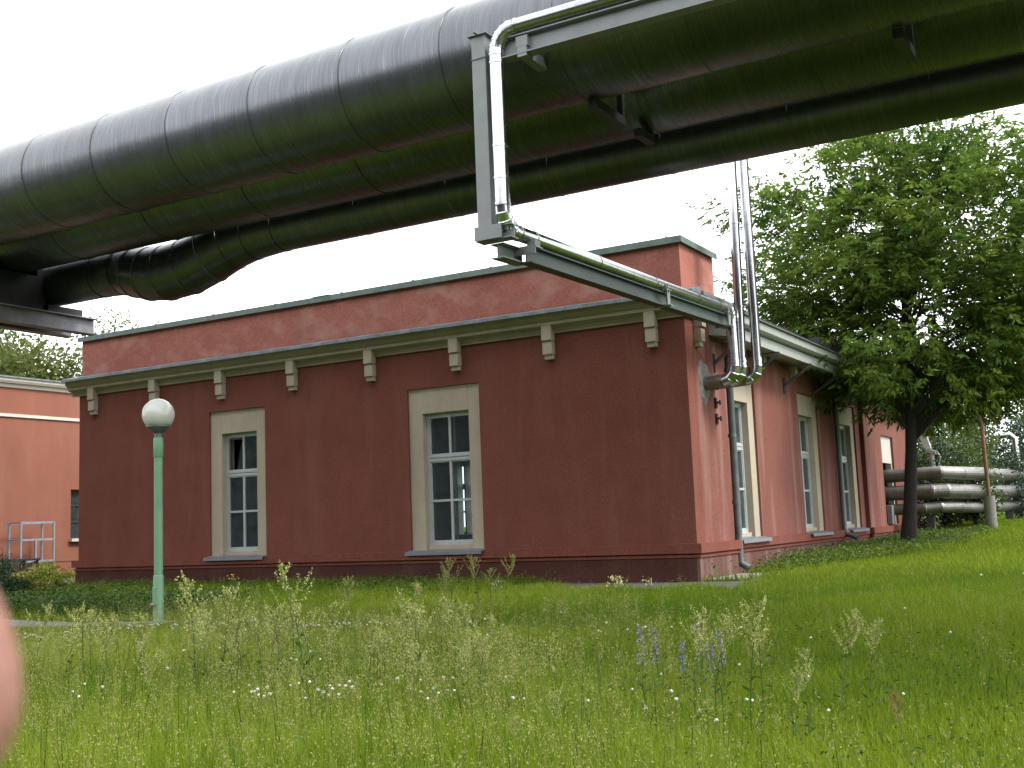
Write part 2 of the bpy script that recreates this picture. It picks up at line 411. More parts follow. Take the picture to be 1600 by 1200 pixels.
MB().box(-6.0, -5.7, 6.0, 18, -.3, 4.15).build('courtyard_wall', M['stucco'], B)
MB().box(-5.69, -.46, 17.7, 18, -.3, 4.15).build('rear_wall', M['stucco'], B)
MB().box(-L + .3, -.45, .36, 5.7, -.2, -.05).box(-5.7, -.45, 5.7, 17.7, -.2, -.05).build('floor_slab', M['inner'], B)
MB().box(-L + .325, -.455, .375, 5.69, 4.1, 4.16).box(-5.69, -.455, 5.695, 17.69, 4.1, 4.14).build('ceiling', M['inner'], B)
# roof
mb = MB(); mb.box(-L + .05, .2, 1.62, 6.2, 4.31, 4.47); mb.box(-6.1, .42, 6.2, 18.1, 4.31, 4.47); mb.box(-.2, .42, 1.62, 6.2, 4.2, 4.306)
mb.build('roof', M['roof'], B)
# attic parapet
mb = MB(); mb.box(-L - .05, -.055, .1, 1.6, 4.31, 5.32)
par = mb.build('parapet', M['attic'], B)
mb = MB(); mb.box(-L - .11, .005, .035, 1.66, 5.323, 5.375); mb.box(-L - .11, .005, .028, .0345, 5.27, 5.372); mb.box(.0055, .012, .028, 1.66, 5.27, 5.372)
for x in np.arange(-13.2, -.2, 1.62): mb.box(x - .012, x + .012, .022, 1.668, 5.318, 5.392)
mb.box(-7.4, -7.0, .02, .3, 5.366, 5.385)
mb.build('coping', M['coping'], par)
# plinth: band, groove, base
mb = MB()
def band(z0, z1, d):
    mb.box(-L - d, d, -d, -.001 + .0, z0, z1)
    mb.box(.001, d, .0, 1.65 + d, z0, z1)
    mb.box(-.099, d - .1, 1.65 + d, 11.35 - d, z0, z1)
    mb.box(.001, d, 11.35 - d, 13.1 + d, z0, z1)
    mb.box(-.099, d - .1, 13.1 + d, 18, z0, z1)
    mb.box(-L - d, -L - .001, 0, 5.9, z0, z1)
band(.44, .585, .10); band(.375, .415, .07); band(.415, .44, .035)
mb.build('plinth_band', M['stucco'], B)
mb = MB(); mb.box(-L - .045, -.001, -.045, -.001, -.3, .375); mb.box(-L - .045, -L - .001, 0, 5.9, -.3, .375); mb.build('plinth', M['plinth_dark'], B)
mb = MB(); mb.box(-.0005, .045, -.045, 1.695, -.3, .375); mb.box(-.099, -.055, 1.696, 11.30, -.3, .375); mb.box(.001, .045, 11.305, 13.145, -.3, .375); mb.box(-.099, -.055, 13.146, 18, -.3, .375); mb.build('plinth', M['plinth'], B)
# cornice
cor = MB()
prof = [(.0, 4.075), (-.035, 4.075), (-.035, 4.165), (-.06, 4.17), (-.145, 4.20), (-.15, 4.205), (-.15, 4.265), (-.17, 4.27), (-.215, 4.315), (-.22, 4.325), (-.22, 4.40), (.09, 4.40), (.09, 4.31), (0, 4.305)]
cor.prism_x(prof, -L - .2, .2)
cor.prism_y([(-y, z) for y, z in prof[:11]] + [(.0, 4.40)], .0, 1.0)
cornice = cor.build('cornice', M['cream'], B)
mb = MB(); mb.prism_x([(.098, 4.53), (.098, 4.41), (-.24, 4.403), (-.27, 4.375), (-.285, 4.377), (-.275, 4.435)], -L - .25, .26)
for x in np.arange(-13.6, .2, .97): mb.prism_x([(.09, 4.536), (-.275, 4.441), (-.288, 4.39), (-.275, 4.405), (.09, 4.50)], x - .012, x + .012)
mb.box(-.04, .42, 1.62, 1.9, 4.472, 4.49); mb.box(-.04, .27, .2, 1.6, 4.41, 4.475)
mb.build('flashing', M['zinc'], cornice)
def bracket(P):
    mb = MB()
    mb.bx(P, -.09, .09, -.155, -.001, 3.95, 4.198)
    mb.bx(P, -.085, .085, -.115, -.001, 3.925, 3.95)
    mb.bx(P, -.088, .088, -.13, -.001, 3.72, 3.925)
    mb.bx(P, -.075, .075, -.095, -.001, 3.64, 3.72)
    return mb
b0, bd = -13.338, 1.830
for i in range(8):
    x = b0 + i * bd
    bracket(lambda a, d, z: (x + a, d, z)).build('bracket', M['cream'], cornice, .008)
bracket(lambda a, d, z: (-d, .45 + a, z)).build('bracket', M['cream'], cornice, .008)
for y in (3.9, 5.9, 8.2):
    bracket(lambda a, d, z: (-.1 - d, y + a, z)).build('bracket', M['cream'], cornice, .008)

def window(P, a0, a1, flip=False, broken=False, trans=2.2, zin=2.965):
    l, r = (.29, .25) if not flip else (.12, .30)
    i0, i1 = a0 + l, a1 - r
    zb = .68
    w = MB(); fw = .055                                   # outer frame and sashes
    def sash(mb, d0, d1, fw, bars, top=True):
        mb.bx(P, i0, i0 + fw, d0, d1, zb, zin); mb.bx(P, i1 - fw, i1, d0, d1, zb, zin)
        mb.bx(P, i0 + fw, i1 - fw, d0, d1, zb, zb + fw); mb.bx(P, i0 + fw, i1 - fw, d0, d1, zin - fw, zin)
        mb.bx(P, i0 + fw, i1 - fw, d0 - .008, d1, trans - .075, trans - .022); mb.bx(P, i0 + fw, i1 - fw, d0 + .02, d1, trans - .022, trans - .01); mb.bx(P, i0 + fw, i1 - fw, d0 - .014, d1, trans - .01, trans + .035)
        c = (i0 + i1) / 2
        mb.bx(P, c - .024, c + .024, d0 + .005, d1 - .003, zb + fw, trans - .075); mb.bx(P, c - .022, c + .022, d0 + .005, d1 - .003, trans + .035, zin - fw)
        if bars:
            zc = (zb + trans) / 2
            mb.bx(P, i0 + fw, c - .024, d0 + .006, d1 - .004, zc - .02, zc + .02); mb.bx(P, c + .024, i1 - fw, d0 + .006, d1 - .004, zc - .02, zc + .02)
    sash(w, .16, .215, fw, True)
    # inner lip of each sash so the frame has steps
    for (x0, x1, z0, z1) in ((i0 + fw, i1 - fw, zb + fw, trans - .075), (i0 + fw, i1 - fw, trans + .035, zin - fw)):
        w.bx(P, x0, x0 + .022, .175, .205, z0, z1); w.bx(P, x1 - .022, x1, .175, .205, z0, z1)
        w.bx(P, x0 + .022, x1 - .022, .175, .205, z0, z0 + .022); w.bx(P, x0 + .022, x1 - .022, .175, .205, z1 - .022, z1)
    f = w.build('window', M['white_paint'], B)
    s = MB(); sash(s, .30, .335, .05, True); s.build('inner_sash', M['white_paint'], f)
    g = MB()
    if broken:
        c = (i0 + i1) / 2
        g.bx(P, i0 + .05, i1 - .05, .188, .193, zb + .05, trans - .07)
        g.bx(P, c + .02, i1 - .05, .188, .193, trans + .03, zin - .05)
        bw = MB(); bw.bx(P, i0 + fw + .022, i0 + fw + .06, .17, .21, trans + .06, zin - .08); bw.bx(P, i0 + fw + .06, c - .03, .17, .21, zin - .12, zin - .08)
        bw.build('bare_sash', M['brown_wood'], f)
        # a jagged shard left in the frame
        g.box8([P(a, d, z) for a, z, a2, z2 in [(c - .02, trans + .04, c - .02, zin - .1)] for d in (.188, .193) for a, z in ((c - .02, trans + .04), (c - .02, zin - .12), (c - .2, trans + .04), (c - .08, zin - .2))])
    else:
        g.bx(P, i0 + .05, i1 - .05, .188, .193, zb + .05, trans - .07); g.bx(P, i0 + .05, i1 - .05, .188, .193, trans + .03, zin - .05)
    g.build('pane', M['glass'], f)
    t = MB(); d0 = .04                                    # cream surround set slightly back in the wall
    t.bx(P, a0 + .001, i0, d0, .30, ZS, ZT - .001); t.bx(P, i1, a1 - .001, d0, .30, ZS, ZT - .001)
    t.bx(P, i0, i1, d0, .30, zin, ZT - .001); t.bx(P, i0, i1, d0 + .06, .30, ZS, zb)
    t.build('surround', M['cream'], f, .006)
    s = MB(); n = lambda a, d, z: P(a, d, z)
    s.box8([P(a, d, z) for a in (a0 - .03, a1 + .03) for d, zz in ((-.15, (.55, .572)), (.10, (.59, .612))) for z in zz])
    s.bx(P, a0 - .03, a1 + .03, -.155, -.145, .515, .568)
    s.build('sill', M['sill'], f)
window(PF, *FWIN[0], broken=True); window(PF, *FWIN[1])
for a in RWIN: window(PR, *a, flip=True)
mb = MB(); P = PR                                          # window the low pipes come out of
mb.bx(P, 13.6, 13.72, .06, .2, .62, 2.9); mb.bx(P, 14.9, 15.0, .06, .2, .62, 2.9); mb.bx(P, 13.72, 14.9, .06, .2, 2.2, 2.9)
mb.build('window', M['trim_white'], B)
MB().bx(PR, 13.7, 14.0, -.12, -.001, .62, 1.1).build('meter_box', M['steel_grey'], B, .01)
mb = MB(); P = PBk                                         # window in the back wall, seen through the room
for a0_, a1_ in ((-8.149, -8.09), (-7.83, -7.77), (-7.51, -7.451)): mb.bx(P, a0_, a1_, .08, .2, .801, 2.419)
for z0_, z1_ in ((.801, .86), (1.30, 1.34), (1.83, 1.96), (2.36, 2.419)):
    mb.bx(P, -8.09, -7.83, .09, .19, z0_, z1_); mb.bx(P, -7.77, -7.51, .09, .19, z0_, z1_)
wb = mb.build('window', M['steel_dark'], B)
# gutter and eave along the right side
mb = MB(); mb.prism_y([(.40, 4.03), (.50, 4.04), (.545, 4.07), (.56, 4.18), (.54, 4.195), (.40, 4.195)], 1.06, 17.9)
mb.prism_y([(-.098, 3.93), (.43, 3.84), (.44, 4.00), (.38, 4.02), (.38, 4.19), (-.098, 4.19)], 1.06, 17.9)
eave = mb.build('gutter', M['gutter'], B)
mb = MB(); mb.box(.38, .60, 1.04, 17.95, 4.197, 4.215); mb.build('drip_edge', M['coping'], eave)
for y in (1.2, 3.3, 5.35, 7.4, 9.5, 11.4):
    m_ = MB(); xw = .0 if (y < 1.6 or y > 11.3) else -.1
    m_.bar((xw + .01, y, 3.45), (.46, y, 3.80), .045, .05); m_.bar((xw + .012, y, 3.30), (xw + .012, y, 3.62), .05, .022); m_.bar((xw + .02, y, 3.83), (.48, y, 3.83), .045, .02)
    m_.build('brace', M['drain'], B)
# downpipes
m_ = MB(); m_.tube([(.3, 1.75, 4.03), (.16, 1.75, 3.80), (.055, 1.76, 3.60), (.045, 1.77, .30), (.06, 1.77, .2), (.20, 1.77, .12)], [.062] * 6, 14)
for z in (3.4, 2.3, 1.2): m_.tube([(.046, 1.765, z - .03), (.046, 1.765, z + .03)], .071, 14)
m_.build('downpipe', M['drain'], B)
m_ = MB(); m_.tube([(.3, 8.95, 4.03), (.14, 8.95, 3.75), (-.02, 8.95, 3.5), (-.02, 8.95, .62), (.02, 8.95, .5), (.26, 8.93, .40)], [.06] * 6, 14)
for z in (3.3, 2.2, 1.0): m_.tube([(-.02, 8.95, z - .03), (-.02, 8.95, z + .03)], .069, 14)
m_.build('downpipe', M['drain'], B)
# patch where the heating pipe enters, two rusty hinges
m_ = MB(); vs = []; n = 22
for k in range(n):
    a = 2 * math.pi * k / n; rr = .30 * (1 + .13 * math.sin(3 * a + 1) + .08 * math.sin(7 * a))
    vs.append((math.cos(a) * rr * .95, math.sin(a) * rr * 1.12))
m_.add([(.001, .74 + a, 3.12 + b) for a, b in vs] + [(.02, .74 + a * .9, 3.12 + b * .9) for a, b in vs], [tuple(range(n, 2 * n))] + [(k, (k + 1) % n, n + (k + 1) % n, n + k) for k in range(n)])
m_.build('mortar_patch', M['mortar'], B)
for z in (2.80, 2.54):
    m_ = MB(); m_.box(.001, .03, 1.12, 1.20, z - .08, z + .09); m_.box(.03, .09, 1.14, 1.22, z, z + .025); m_.tube([(.07, 1.2, z - .03), (.07, 1.2, z + .05)], .016, 8)
    m_.build('hinge', M['rust_dark'], B)
# step at the corner
MB().box(.05, .85, .15, 1.75, -.2, .045).build('corner_slab', M['concrete'], B, .02)
# curtains behind the back window
def curtain(x0, x1, label):
    vs = []; fs = []; n = 24
    for j, z in enumerate((.80, 2.6)):
        for i in range(n + 1): vs.append((x0 + (x1 - x0) * i / n, 5.655 + .025 * math.sin(i * 1.9) , z))
    for i in range(n): fs.append((i, i + 1, n + 2 + i, n + 1 + i))
    mb = MB(); mb.add(vs, fs, True); o = mb.build('curtain', M['curtain_t'])
    tag(o, label, 'curtain', 'curtains inside the right front window')
t = NT('thin_white_curtain'); t.set((.75, .75, .73), .9)
tl = t.n('ShaderNodeBsdfTranslucent'); tl.inputs[0].default_value = (.8, .8, .78, 1); mxs = t.n('ShaderNodeMixShader'); mxs.inputs[0].default_value = .85
t.l(t.b.outputs[0], mxs.inputs[1]); t.l(tl.outputs[0], mxs.inputs[2]); t.l(mxs.outputs[0], t.out.inputs[0]); M['curtain_t'] = t.m
curtain(-8.06, -7.79, 'left white curtain strip seen inside through the lower right panes of the right front window')
curtain(-7.70, -7.46, 'right white curtain strip seen inside through the right front window')

# ------------------------------------------------------------------ orange building on the left
O = thing('orange_building', (-22, 4, .1), 'orange stucco building with thin cream string course at the left edge', 'building')
PO = lambda a, d, z: (-19 - d, a, z)
mb = MB(); wall(mb, PO, -4, 14, -.3, 5.0, .4, [(3.95, 5.4, 1.08, 2.37)]); owall = clean(mb).build('wall', M['orange'], O)
MB().box(-30, -19.41, -4, 14, -.3, 4.9).build('rear_block', M['inner'], O)
mb = MB(); mb.prism_y([(-19.001, 4.93), (-18.95, 4.94), (-18.93, 5.02), (-18.86, 5.04), (-18.82, 5.1), (-18.82, 5.16), (-19.4, 5.16), (-19.4, 5.0), (-19.0, 5.0)], -4.2, 14.2)
oc = mb.build('cornice', M['trim_white'], O)
mb = MB(); mb.prism_y([(-18.78, 5.163), (-18.78, 5.20), (-19.6, 5.34), (-30.2, 5.6), (-30.2, 5.163)], -4.25, 14.25); mb.build('roof', M['zinc'], O)
MB().box(-18.999, -18.955, -4, 14, 4.19, 4.27).build('string_course', M['trim_white'], O)
MB().box(-18.998, -18.985, -4, 14, .50, .525).box(-18.998, -18.97, -4, 14, -.3, .20).build('plinth', M['orange'], O)
mb = MB()
for a in (3.95, 4.42, 4.9, 5.33): mb.bx(PO, a, a + .06, .12, .18, 1.08, 2.37)
for z in (1.08, 1.5, 1.93, 2.31): mb.bx(PO, 4.01, 5.34, .125, .175, z, z + .05)
ow = mb.build('window', M['steel_dark'], O)
MB().bx(PO, 3.98, 5.38, .15, .155, 1.1, 2.35).build('pane', M['glass'], ow)
MB().bx(PO, 3.9, 5.45, -.12, .1, 1.0, 1.078).build('sill', M['trim_white'], ow)

# ------------------------------------------------------------------ globe lamp
lx, ly = -6.60, -4.5; lz = zg1(lx, ly)
T = thing('street_lamp', (lx, ly, lz), 'white globe lamp on a light green post in front of the red wall', 'lamp')
MB().lathe((lx, ly, 0), [(.0, lz - .2), (.076, lz - .2), (.075, .43), (.072, .44), (.064, .45), (.062, 2.16), (.066, 2.165), (.071, 2.175), (.071, 2.44), (.067, 2.455), (0, 2.456)], 24).build('pole', M['lamp_green'], T)
MB().lathe((lx, ly, 0), [(0, 2.45), (.055, 2.455), (.055, 2.52), (.075, 2.53), (.11, 2.56), (.165, 2.60), (.178, 2.615), (.178, 2.65), (0, 2.65)], 28).build('collar', M['collar'], T)
gl = [(.236 * math.sin(a), 2.80 - .236 * math.cos(a)) for a in np.linspace(.72, math.pi, 26)]; gl[-1] = (.001, gl[-1][1])
MB().lathe((lx, ly, 0), [(0, 2.622)] + gl, 40).build('globe', M['globe'], T, angle=60)
m_ = MB(); m_.box(lx - .04, lx + .04, ly - .084, ly - .05, .02, .28); m_.build('service_door', M['lamp_green'], T, .008)
m_ = MB(); m_.tube([(lx - .06, ly - .07, .02), (lx - .02, ly - .12, .035), (lx + .05, ly - .12, .03)], .018, 8); m_.build('lock', M['beam_pale'], T)

# ------------------------------------------------------------------ pipe bridge
def straight(y, z, r, x0, x1, seam, off, ridge=.009, n=64, mb=None):
    pts = []; rad = []
    x = x0; pts.append((x, y, z)); rad.append(r)
    s = math.ceil((x0 + off) / seam) * seam - off
    k = 0
    while s < x1 - .1:
        if s > x0 + .1:
            pts += [(s - .022, y, z), (s - .02, y, z), (s + .02, y, z), (s + .022, y, z)]; rad += [r, r + ridge, r + ridge, r - .001]
        s += seam
    pts.append((x1, y, z)); rad.append(r)
    mb = mb or MB(); mb.tube(pts, rad, n); return mb
P1y, P1z, P1r = -5.40, 6.36, .71
P2y, P2z, P2r = -3.75, 6.43, .71
o = straight(P1y, P1z, P1r, -34, 16, 1.45, .41).build('large_pipe', M['clad'])
tag(o, 'widest dark metal clad pipe, topmost and nearest, crossing the whole picture overhead', 'pipe', 'clad pipes of the overhead bridge')
o = straight(P2y, P2z, P2r, -34, 16, 2.1, .9).build('large_pipe', M['clad'])
tag(o, 'dark metal clad pipe showing as a band between the widest pipe and the lowest pipe', 'pipe', 'clad pipes of the overhead bridge')
# lowest pipe with the swan-neck bend
mb = MB()
yR, zR = -2.7, 5.86
pth = [(16, yR, zR, .365), (-5.7, yR, zR, .37), (-6.35, yR, zR - .02, .395), (-6.8, yR - .05, zR - .10, .43), (-7.2, yR - .1, zR - .24, .455), (-7.65, yR - .15, zR - .37, .47), (-8.1, yR - .18, zR - .41, .47), (-8.5, yR - .18, zR - .37, .46), (-8.85, yR - .16, zR - .29, .44), (-9.2, yR - .12, zR - .21, .42), (-9.8, yR - .1, zR - .18, .405), (-34, yR - .1, zR - .18, .405)]
def ringed(mb, pth, n=48, ridge=.011, w=.018, seam=1.6):
    P = [Vector(p[:3]) for p in pth]; pts = []; rad = []
    for i in range(len(P)):
        if 0 < i < len(P) - 1:
            tg = ((P[i] - P[i - 1]).normalized() + (P[i + 1] - P[i]).normalized()).normalized(); r = pth[i][3]
            pts += [P[i] - tg * (w + .003), P[i] - tg * w, P[i] + tg * w, P[i] + tg * (w + .003)]; rad += [r, r + ridge, r + ridge, r]
        else: pts.append(P[i]); rad.append(pth[i][3])
        if i < len(P) - 1:
            d = P[i + 1] - P[i]; k = int(d.length / seam)
            if k > 1:
                for j in range(1, k):
                    q = P[i] + d * (j / k); r = pth[i][3] + (pth[i + 1][3] - pth[i][3]) * j / k; tg = d.normalized()
                    pts += [q - tg * .02, q - tg * .017, q + tg * .017, q + tg * .02]; rad += [r, r + .005, r + .005, r]
    return mb.tube(pts, rad, n)
ringed(mb, pth)
o = mb.build('large_pipe', M['clad_low'], angle=14)
tag(o, 'lowest and thinnest of the big overhead pipes, with a jointed swan neck bend at left', 'pipe', 'clad pipes of the overhead bridge')
# bridge frames: cross beam on two posts
def bridge(x, label):
    T = thing('pipe_bridge', (x, -5, 0), label, 'steel support', 'steel frames under the overhead pipes')
    zb = 4.95
    m_ = MB(); m_.ibeam((x, -7.0, zb), (x, -2.1, zb), .22, .30, .02); m_.ibeam((x - .5, -7.0, zb), (x - .5, -2.2, zb), .22, .30, .02); m_.build('cross_beam', M['beam_pale'], T)
    for y in (-4.9, -6.6):
        m_ = MB(); m_.ibeam((x - .25, y, zg1(x, y) - .2), (x - .25, y, zb - .15), .22, .22, .016, (0, 1, 0)); m_.build('post', M['beam_pale'], T)
    for y, z, w in ((P1y, P1z - P1r, .5), (P2y, P2z - P2r, .5)):
        m_ = MB(); m_.box(x - .55, x + .05, y - w, y - w + .12, zb + .152, z + .25); m_.box(x - .55, x + .05, y + w - .12, y + w, zb + .152, z + .25); m_.box(x - .55, x + .05, y - w + .12, y + w - .12, zb + .152, z - .02)
        m_.build('saddle', M['steel_dark'], T)
    m_ = MB(); m_.box(x - .5, x, -3.1, -2.35, zb + .152, 5.24); m_.box(x - .42, x - .08, -3.22, -3.101, zb + .152, 5.5)
    m_.build('saddle', M['steel_dark'], T)
bridge(-10.9, 'grey steel beam end and dark saddle under the pipes at the left edge')
bridge(9.5, 'steel cross frame carrying the overhead pipes beyond the right edge')

# ------------------------------------------------------------------ thin heating pipe that drops from the bridge to the wall
XR, YD = .50, -6.35
def arc(c, a, b, n):   # points from c+a to c+b about corner c+a+b
    c = Vector(c); a = Vector(a); b = Vector(b); o = c + a + b
    return [o - b * math.cos(t) - a * math.sin(t) for t in np.linspace(0, math.pi / 2, n)]
r_ = .082
zt, zl, ze = 6.22, 4.06, 4.19
T = thing('heating_pipe', (XR, .6, 3.15), 'shiny thin pipe dropping from the overhead pipes and sloping across to the corner wall', 'pipe')
def seg(mb, path, r, bands, n=24):
    mb.tube(path, r, n)
    for p, d in bands:
        p = Vector(p); d = Vector(d).normalized(); mb.tube([p - d * .014, p - d * .012, p + d * .012, p + d * .014], [r, r + .007, r + .007, r], n, False)
    return mb
e = .24
m_ = MB(); seg(m_, [(15, YD, zt), (XR + e, YD, zt)], r_, [((x, YD, zt), (1, 0, 0)) for x in (XR + e + .02, 1.7, 3.3, 4.9)]); m_.build('level_run', M['shiny_y'], T)
def elbow(corner, a, b, n, nm='elbow', rr=r_ + .004, mat='shiny_z'):
    pts = arc(corner, a, b, n); mb = MB(); P2 = []; R2 = []
    pl = [Vector(corner) + Vector(a)]
    pts = [Vector(corner) + Vector(a) * (1 - math.sin(t)) + Vector(b) * (1 - math.cos(t)) for t in np.linspace(0, math.pi / 2, n)]
    for i, p in enumerate(pts):
        if 0 < i < n - 1:
            tg = (pts[i + 1] - pts[i - 1]).normalized(); P2 += [p - tg * .010, p - tg * .008, p + tg * .008, p + tg * .010]; R2 += [rr, rr + .007, rr + .007, rr]
        else: P2.append(p); R2.append(rr)
    mb.tube(P2, R2, 24, True); return mb.build(nm, M[mat], T, angle=12)
elbow((XR, YD, zt), (e, 0, 0), (0, 0, -e), 7)
m_ = MB(); seg(m_, [(XR, YD, zt - e), (XR, YD, zl + e)], r_, [((XR, YD, z), (0, 0, 1)) for z in (zt - e - .02, zt - e - .11, 4.95, 4.60, zl + e + .02)]); m_.build('drop', M['shiny_z'], T)
elbow((XR, YD, zl), (0, 0, e), (0, e, .006), 6)
ye = .72
m_ = MB(); q0 = Vector((XR, YD + e, zl + .006)); q1 = Vector((XR, ye - .16, ze)); seg(m_, [q0, q1], r_, [(q0.lerp(q1, f_), q1 - q0) for f_ in (.01, .06, .3, .56, .8, .93, .99)]); m_.build('sloping_run', M['shiny_y'], T)
elbow((XR, ye, ze + .003), (0, -.16, -.003), (0, 0, -.16), 5)
zw = 3.11
m_ = MB(); seg(m_, [(XR, ye, ze - .16), (XR + .01, ye, zw + .2)], r_, [((XR, ye, z), (0, 0, 1)) for z in (3.93, 3.42, zw + .21)]); m_.build('drop', M['shiny_z'], T)
elbow((XR + .01, ye, zw), (0, 0, .2), (-.2, 0, -.01), 4, rr=r_ + .012)
m_ = MB(); seg(m_, [(XR - .19, ye, zw - .01), (-.05, ye, zw - .03)], r_ + .022, [((.22, ye, zw - .01), (1, 0, 0)), ((.03, ye, zw - .02), (1, 0, 0))]); m_.build('wall_stub', M['old_clad'], T)

S = thing('pipe_hanger', (XR, YD, zl), 'grey painted steel frame carrying the thin shiny pipe out to the building corner', 'steel support')
m_ = MB(); m_.bar((XR - .21, YD + .04, zl + .05), (XR - .21, YD + .04, zt - .0), .17, .14, (0, 1, 0)); m_.bar((XR - .215, YD + .02, zt + .004), (XR - .185, YD + .02, zt + .004), .3, .012)
m_.box(XR - .33, XR - .09, YD - .06, YD + .13, zt + .001, zt + .014); m_.box(XR - .31, XR - .11, YD - .045, YD - .033, zt - .26, zt - .255)
m_.build('post', M['steel_grey'], S, .004)
m_ = MB(); m_.ibeam((XR - .33, YD + .06, zl - .03), (XR + .10, YD + .06, zl - .03), .16, .15, .012); m_.box(XR - .33, XR + .0, YD - .05, YD - .04, zl - .10, zl + .05); m_.build('foot_channel', M['steel_grey'], S)
m_ = MB(); m_.ibeam((XR - .14, YD + .1, zl - .20), (XR - .14, YD + .62, zl - .185), .16, .16, .012); m_.box(XR - .22, XR + .14, YD + .44, YD + .60, zl - .13, zl - .115); m_.box(XR - .22, XR + .13, YD + .44, YD + .455, zl - .20, zl - .13); m_.box(XR + .02, XR + .12, YD + .46, YD + .58, zl - .114, zl - .045)
m_.build('foot_bracket', M['steel_grey'], S)
M['beam_green'] = plain('dark_green_beam_paint', (.085, .125, .11), .5, .1, .25, 5)
m_ = MB(); m_.ibeam((XR - .02, YD + .5, zl - .185), (XR - .02, ye - .1, ze - .185), .15, .19, .014); m_.build('carrying_beam', M['beam_green'], S)
for f_ in (.60, .97):
    m_ = MB(); c = q0.lerp(q1, f_); m_.box(c.x - .14, c.x + .15, c.y - .05, c.y + .05, c.z - .297, c.z - .283); m_.box(c.x + .09, c.x + .11, c.y - .05, c.y + .05, c.z - .28, c.z - .06); m_.tube([(c.x + .1, c.y, c.z - .29), (c.x + .1, c.y, c.z + .02)], .012, 8); m_.box(c.x - .1, c.x + .14, c.y - .03, c.y + .03, c.z - .09, c.z - .078)
    m_.build('clamp', M['steel_grey'], S)
m_ = MB(); m_.ibeam((XR + .06, YD + .05, zt - .21), (15, YD + .05, zt - .21), .15, .22, .014); m_.build('top_beam', M['steel_grey'], S)
for x, y0, y1, z in ((.82, YD - .02, YD + .85, 5.92),):
    m_ = MB(); m_.bar((x, y0, z), (x, y1, z - .02), .11, .11); m_.box(x - .07, x + .07, y0, y0 + .08, z + .056, z + .17); m_.build('arm', M['steel_grey'], S)
for x, y0, y1, z in ((1.13, -5.35, -4.55, 5.60), (1.13, -4.1, -3.7, 5.62), (4.4, -5.2, -4.5, 5.62)):
    m_ = MB(); m_.bar((x, y0, z), (x, y1, z), .10, .10); m_.bar((x, y1 - .02, z), (x, y1 - .02, z + .35), .07, .07); m_.build('arm', M['steel_dark'], S)

# two upright pipes beside the corner
def upright(x, y, zb, lean, label):
    T = thing('upright_pipe', (x, y, zb), label, 'pipe', 'upright silver pipes at the building corner')
    r = .078; top = 7.2
    m_ = MB(); seg(m_, [(x, y, zb + .2), (x + lean, y, top)], r, [((x + lean * (z - zb) / (top - zb), y, z), (0, 0, 1)) for z in (zb + .22, zb + .30, 4.28, 5.64)])
    m_.build('shaft', M['shiny_z'], T)
    mb = MB(); pts = [Vector((x - .2 * (1 - math.cos(t)), y, zb + .2 - .2 * math.sin(t))) for t in np.linspace(0, math.pi / 2, 4)]; P2 = []; R2 = []
    for i, p in enumerate(pts):
        if 0 < i < 3:
            tg = (pts[i + 1] - pts[i - 1]).normalized(); P2 += [p - tg * .01, p - tg * .008, p + tg * .008, p + tg * .01]; R2 += [r + .01, r + .017, r + .017, r + .01]
        else: P2.append(p); R2.append(r + .01)
    mb.tube(P2, R2, 24); mb.build('elbow', M['shiny_z'], T, angle=12)
    m_ = MB(); seg(m_, [(x - .2, y, zb), (-.05, y, zb - .02)], r + .01, [((.06, y, zb - .02), (1, 0, 0))]); m_.build('wall_stub', M['old_clad'], T)
    # over the top and back to the pipe bridge
    pts = [Vector((x + lean, y - .25 * (1 - math.cos(t)), top + .25 * math.sin(t))) for t in np.linspace(0, math.pi / 2, 6)]
    m_ = MB(); m_.tube(pts + [Vector((x + lean, P2y + .4, top + .25))], r + .003, 24); m_.build('level_run', M['shiny_y'], T)
    m_ = MB(); m_.tube([(x + .082, y - .03, zb + .35), (x + .082 + lean, y - .03, top)], .008, 6); m_.build('wire', M['steel_dark'], T)
upright(.565, .93, 3.10, .05, 'left of the two shiny upright pipes rising past the corner of the red building')
upright(.755, 1.12, 3.12, -.01, 'right of the two shiny upright pipes, beside the tree')

# ------------------------------------------------------------------ low pipes, post, portal behind the tree
def lowpipe(pts, r, label):
    mb = MB(); ringed(mb, [p + (r,) for p in pts], 20, .012, .03, 2.2)
    o = mb.build('low_pipe', M['old_clad'], angle=14); tag(o, label, 'pipe', 'low insulated pipes behind the tree')
lowpipe([(-.4, 14.3, 1.85), (1.15, 14.35, 1.87), (1.55, 14.9, 1.85), (1.9, 16.5, 1.85), (2.35, 22, 1.85), (3.3, 34, 1.9), (5, 50, 2.1)], .17, 'topmost of three silver pipes bending away behind the tree')
lowpipe([(-.4, 14.2, 1.40), (.95, 14.2, 1.40), (1.25, 14.35, 1.40), (1.6, 15.1, 1.38), (2.3, 20, 1.36), (3.2, 32, 1.4), (5, 50, 1.6)], .19, 'middle of three silver pipes bending away behind the tree')
lowpipe([(-.4, 14.1, .98), (.75, 14.1, .98), (1.1, 14.25, 1.0), (1.45, 14.9, .98), (1.9, 17, .93), (2.8, 26, 1.0), (4.5, 45, 1.3)], .14, 'lowest of three silver pipes just above the weeds behind the tree')
for x, y in ((.85, 14.25), (2.15, 19)):
    T = thing('pipe_trestle', (x, y, 0), 'dark concrete stub carrying the low pipes ' + ('near the tree trunk' if y < 15 else 'beside the rusty post'), 'support', 'stubs under the low pipes')
    m_ = MB(); m_.box(x - .1, x + .1, y - .1, y + .1, -.1, .80); m_.build('stub', M['dark_conc'], T); MB().box(x - .3, x + .3, y - .08, y + .08, .801, .835).build('rest', M['steel_dark'], T)
px, py = 2.15, 15.2; pz = zg1(px, py)
T = thing('rusty_post', (px, py, pz), 'rusty brown steel post standing in a grey concrete footing right of the tree', 'post')
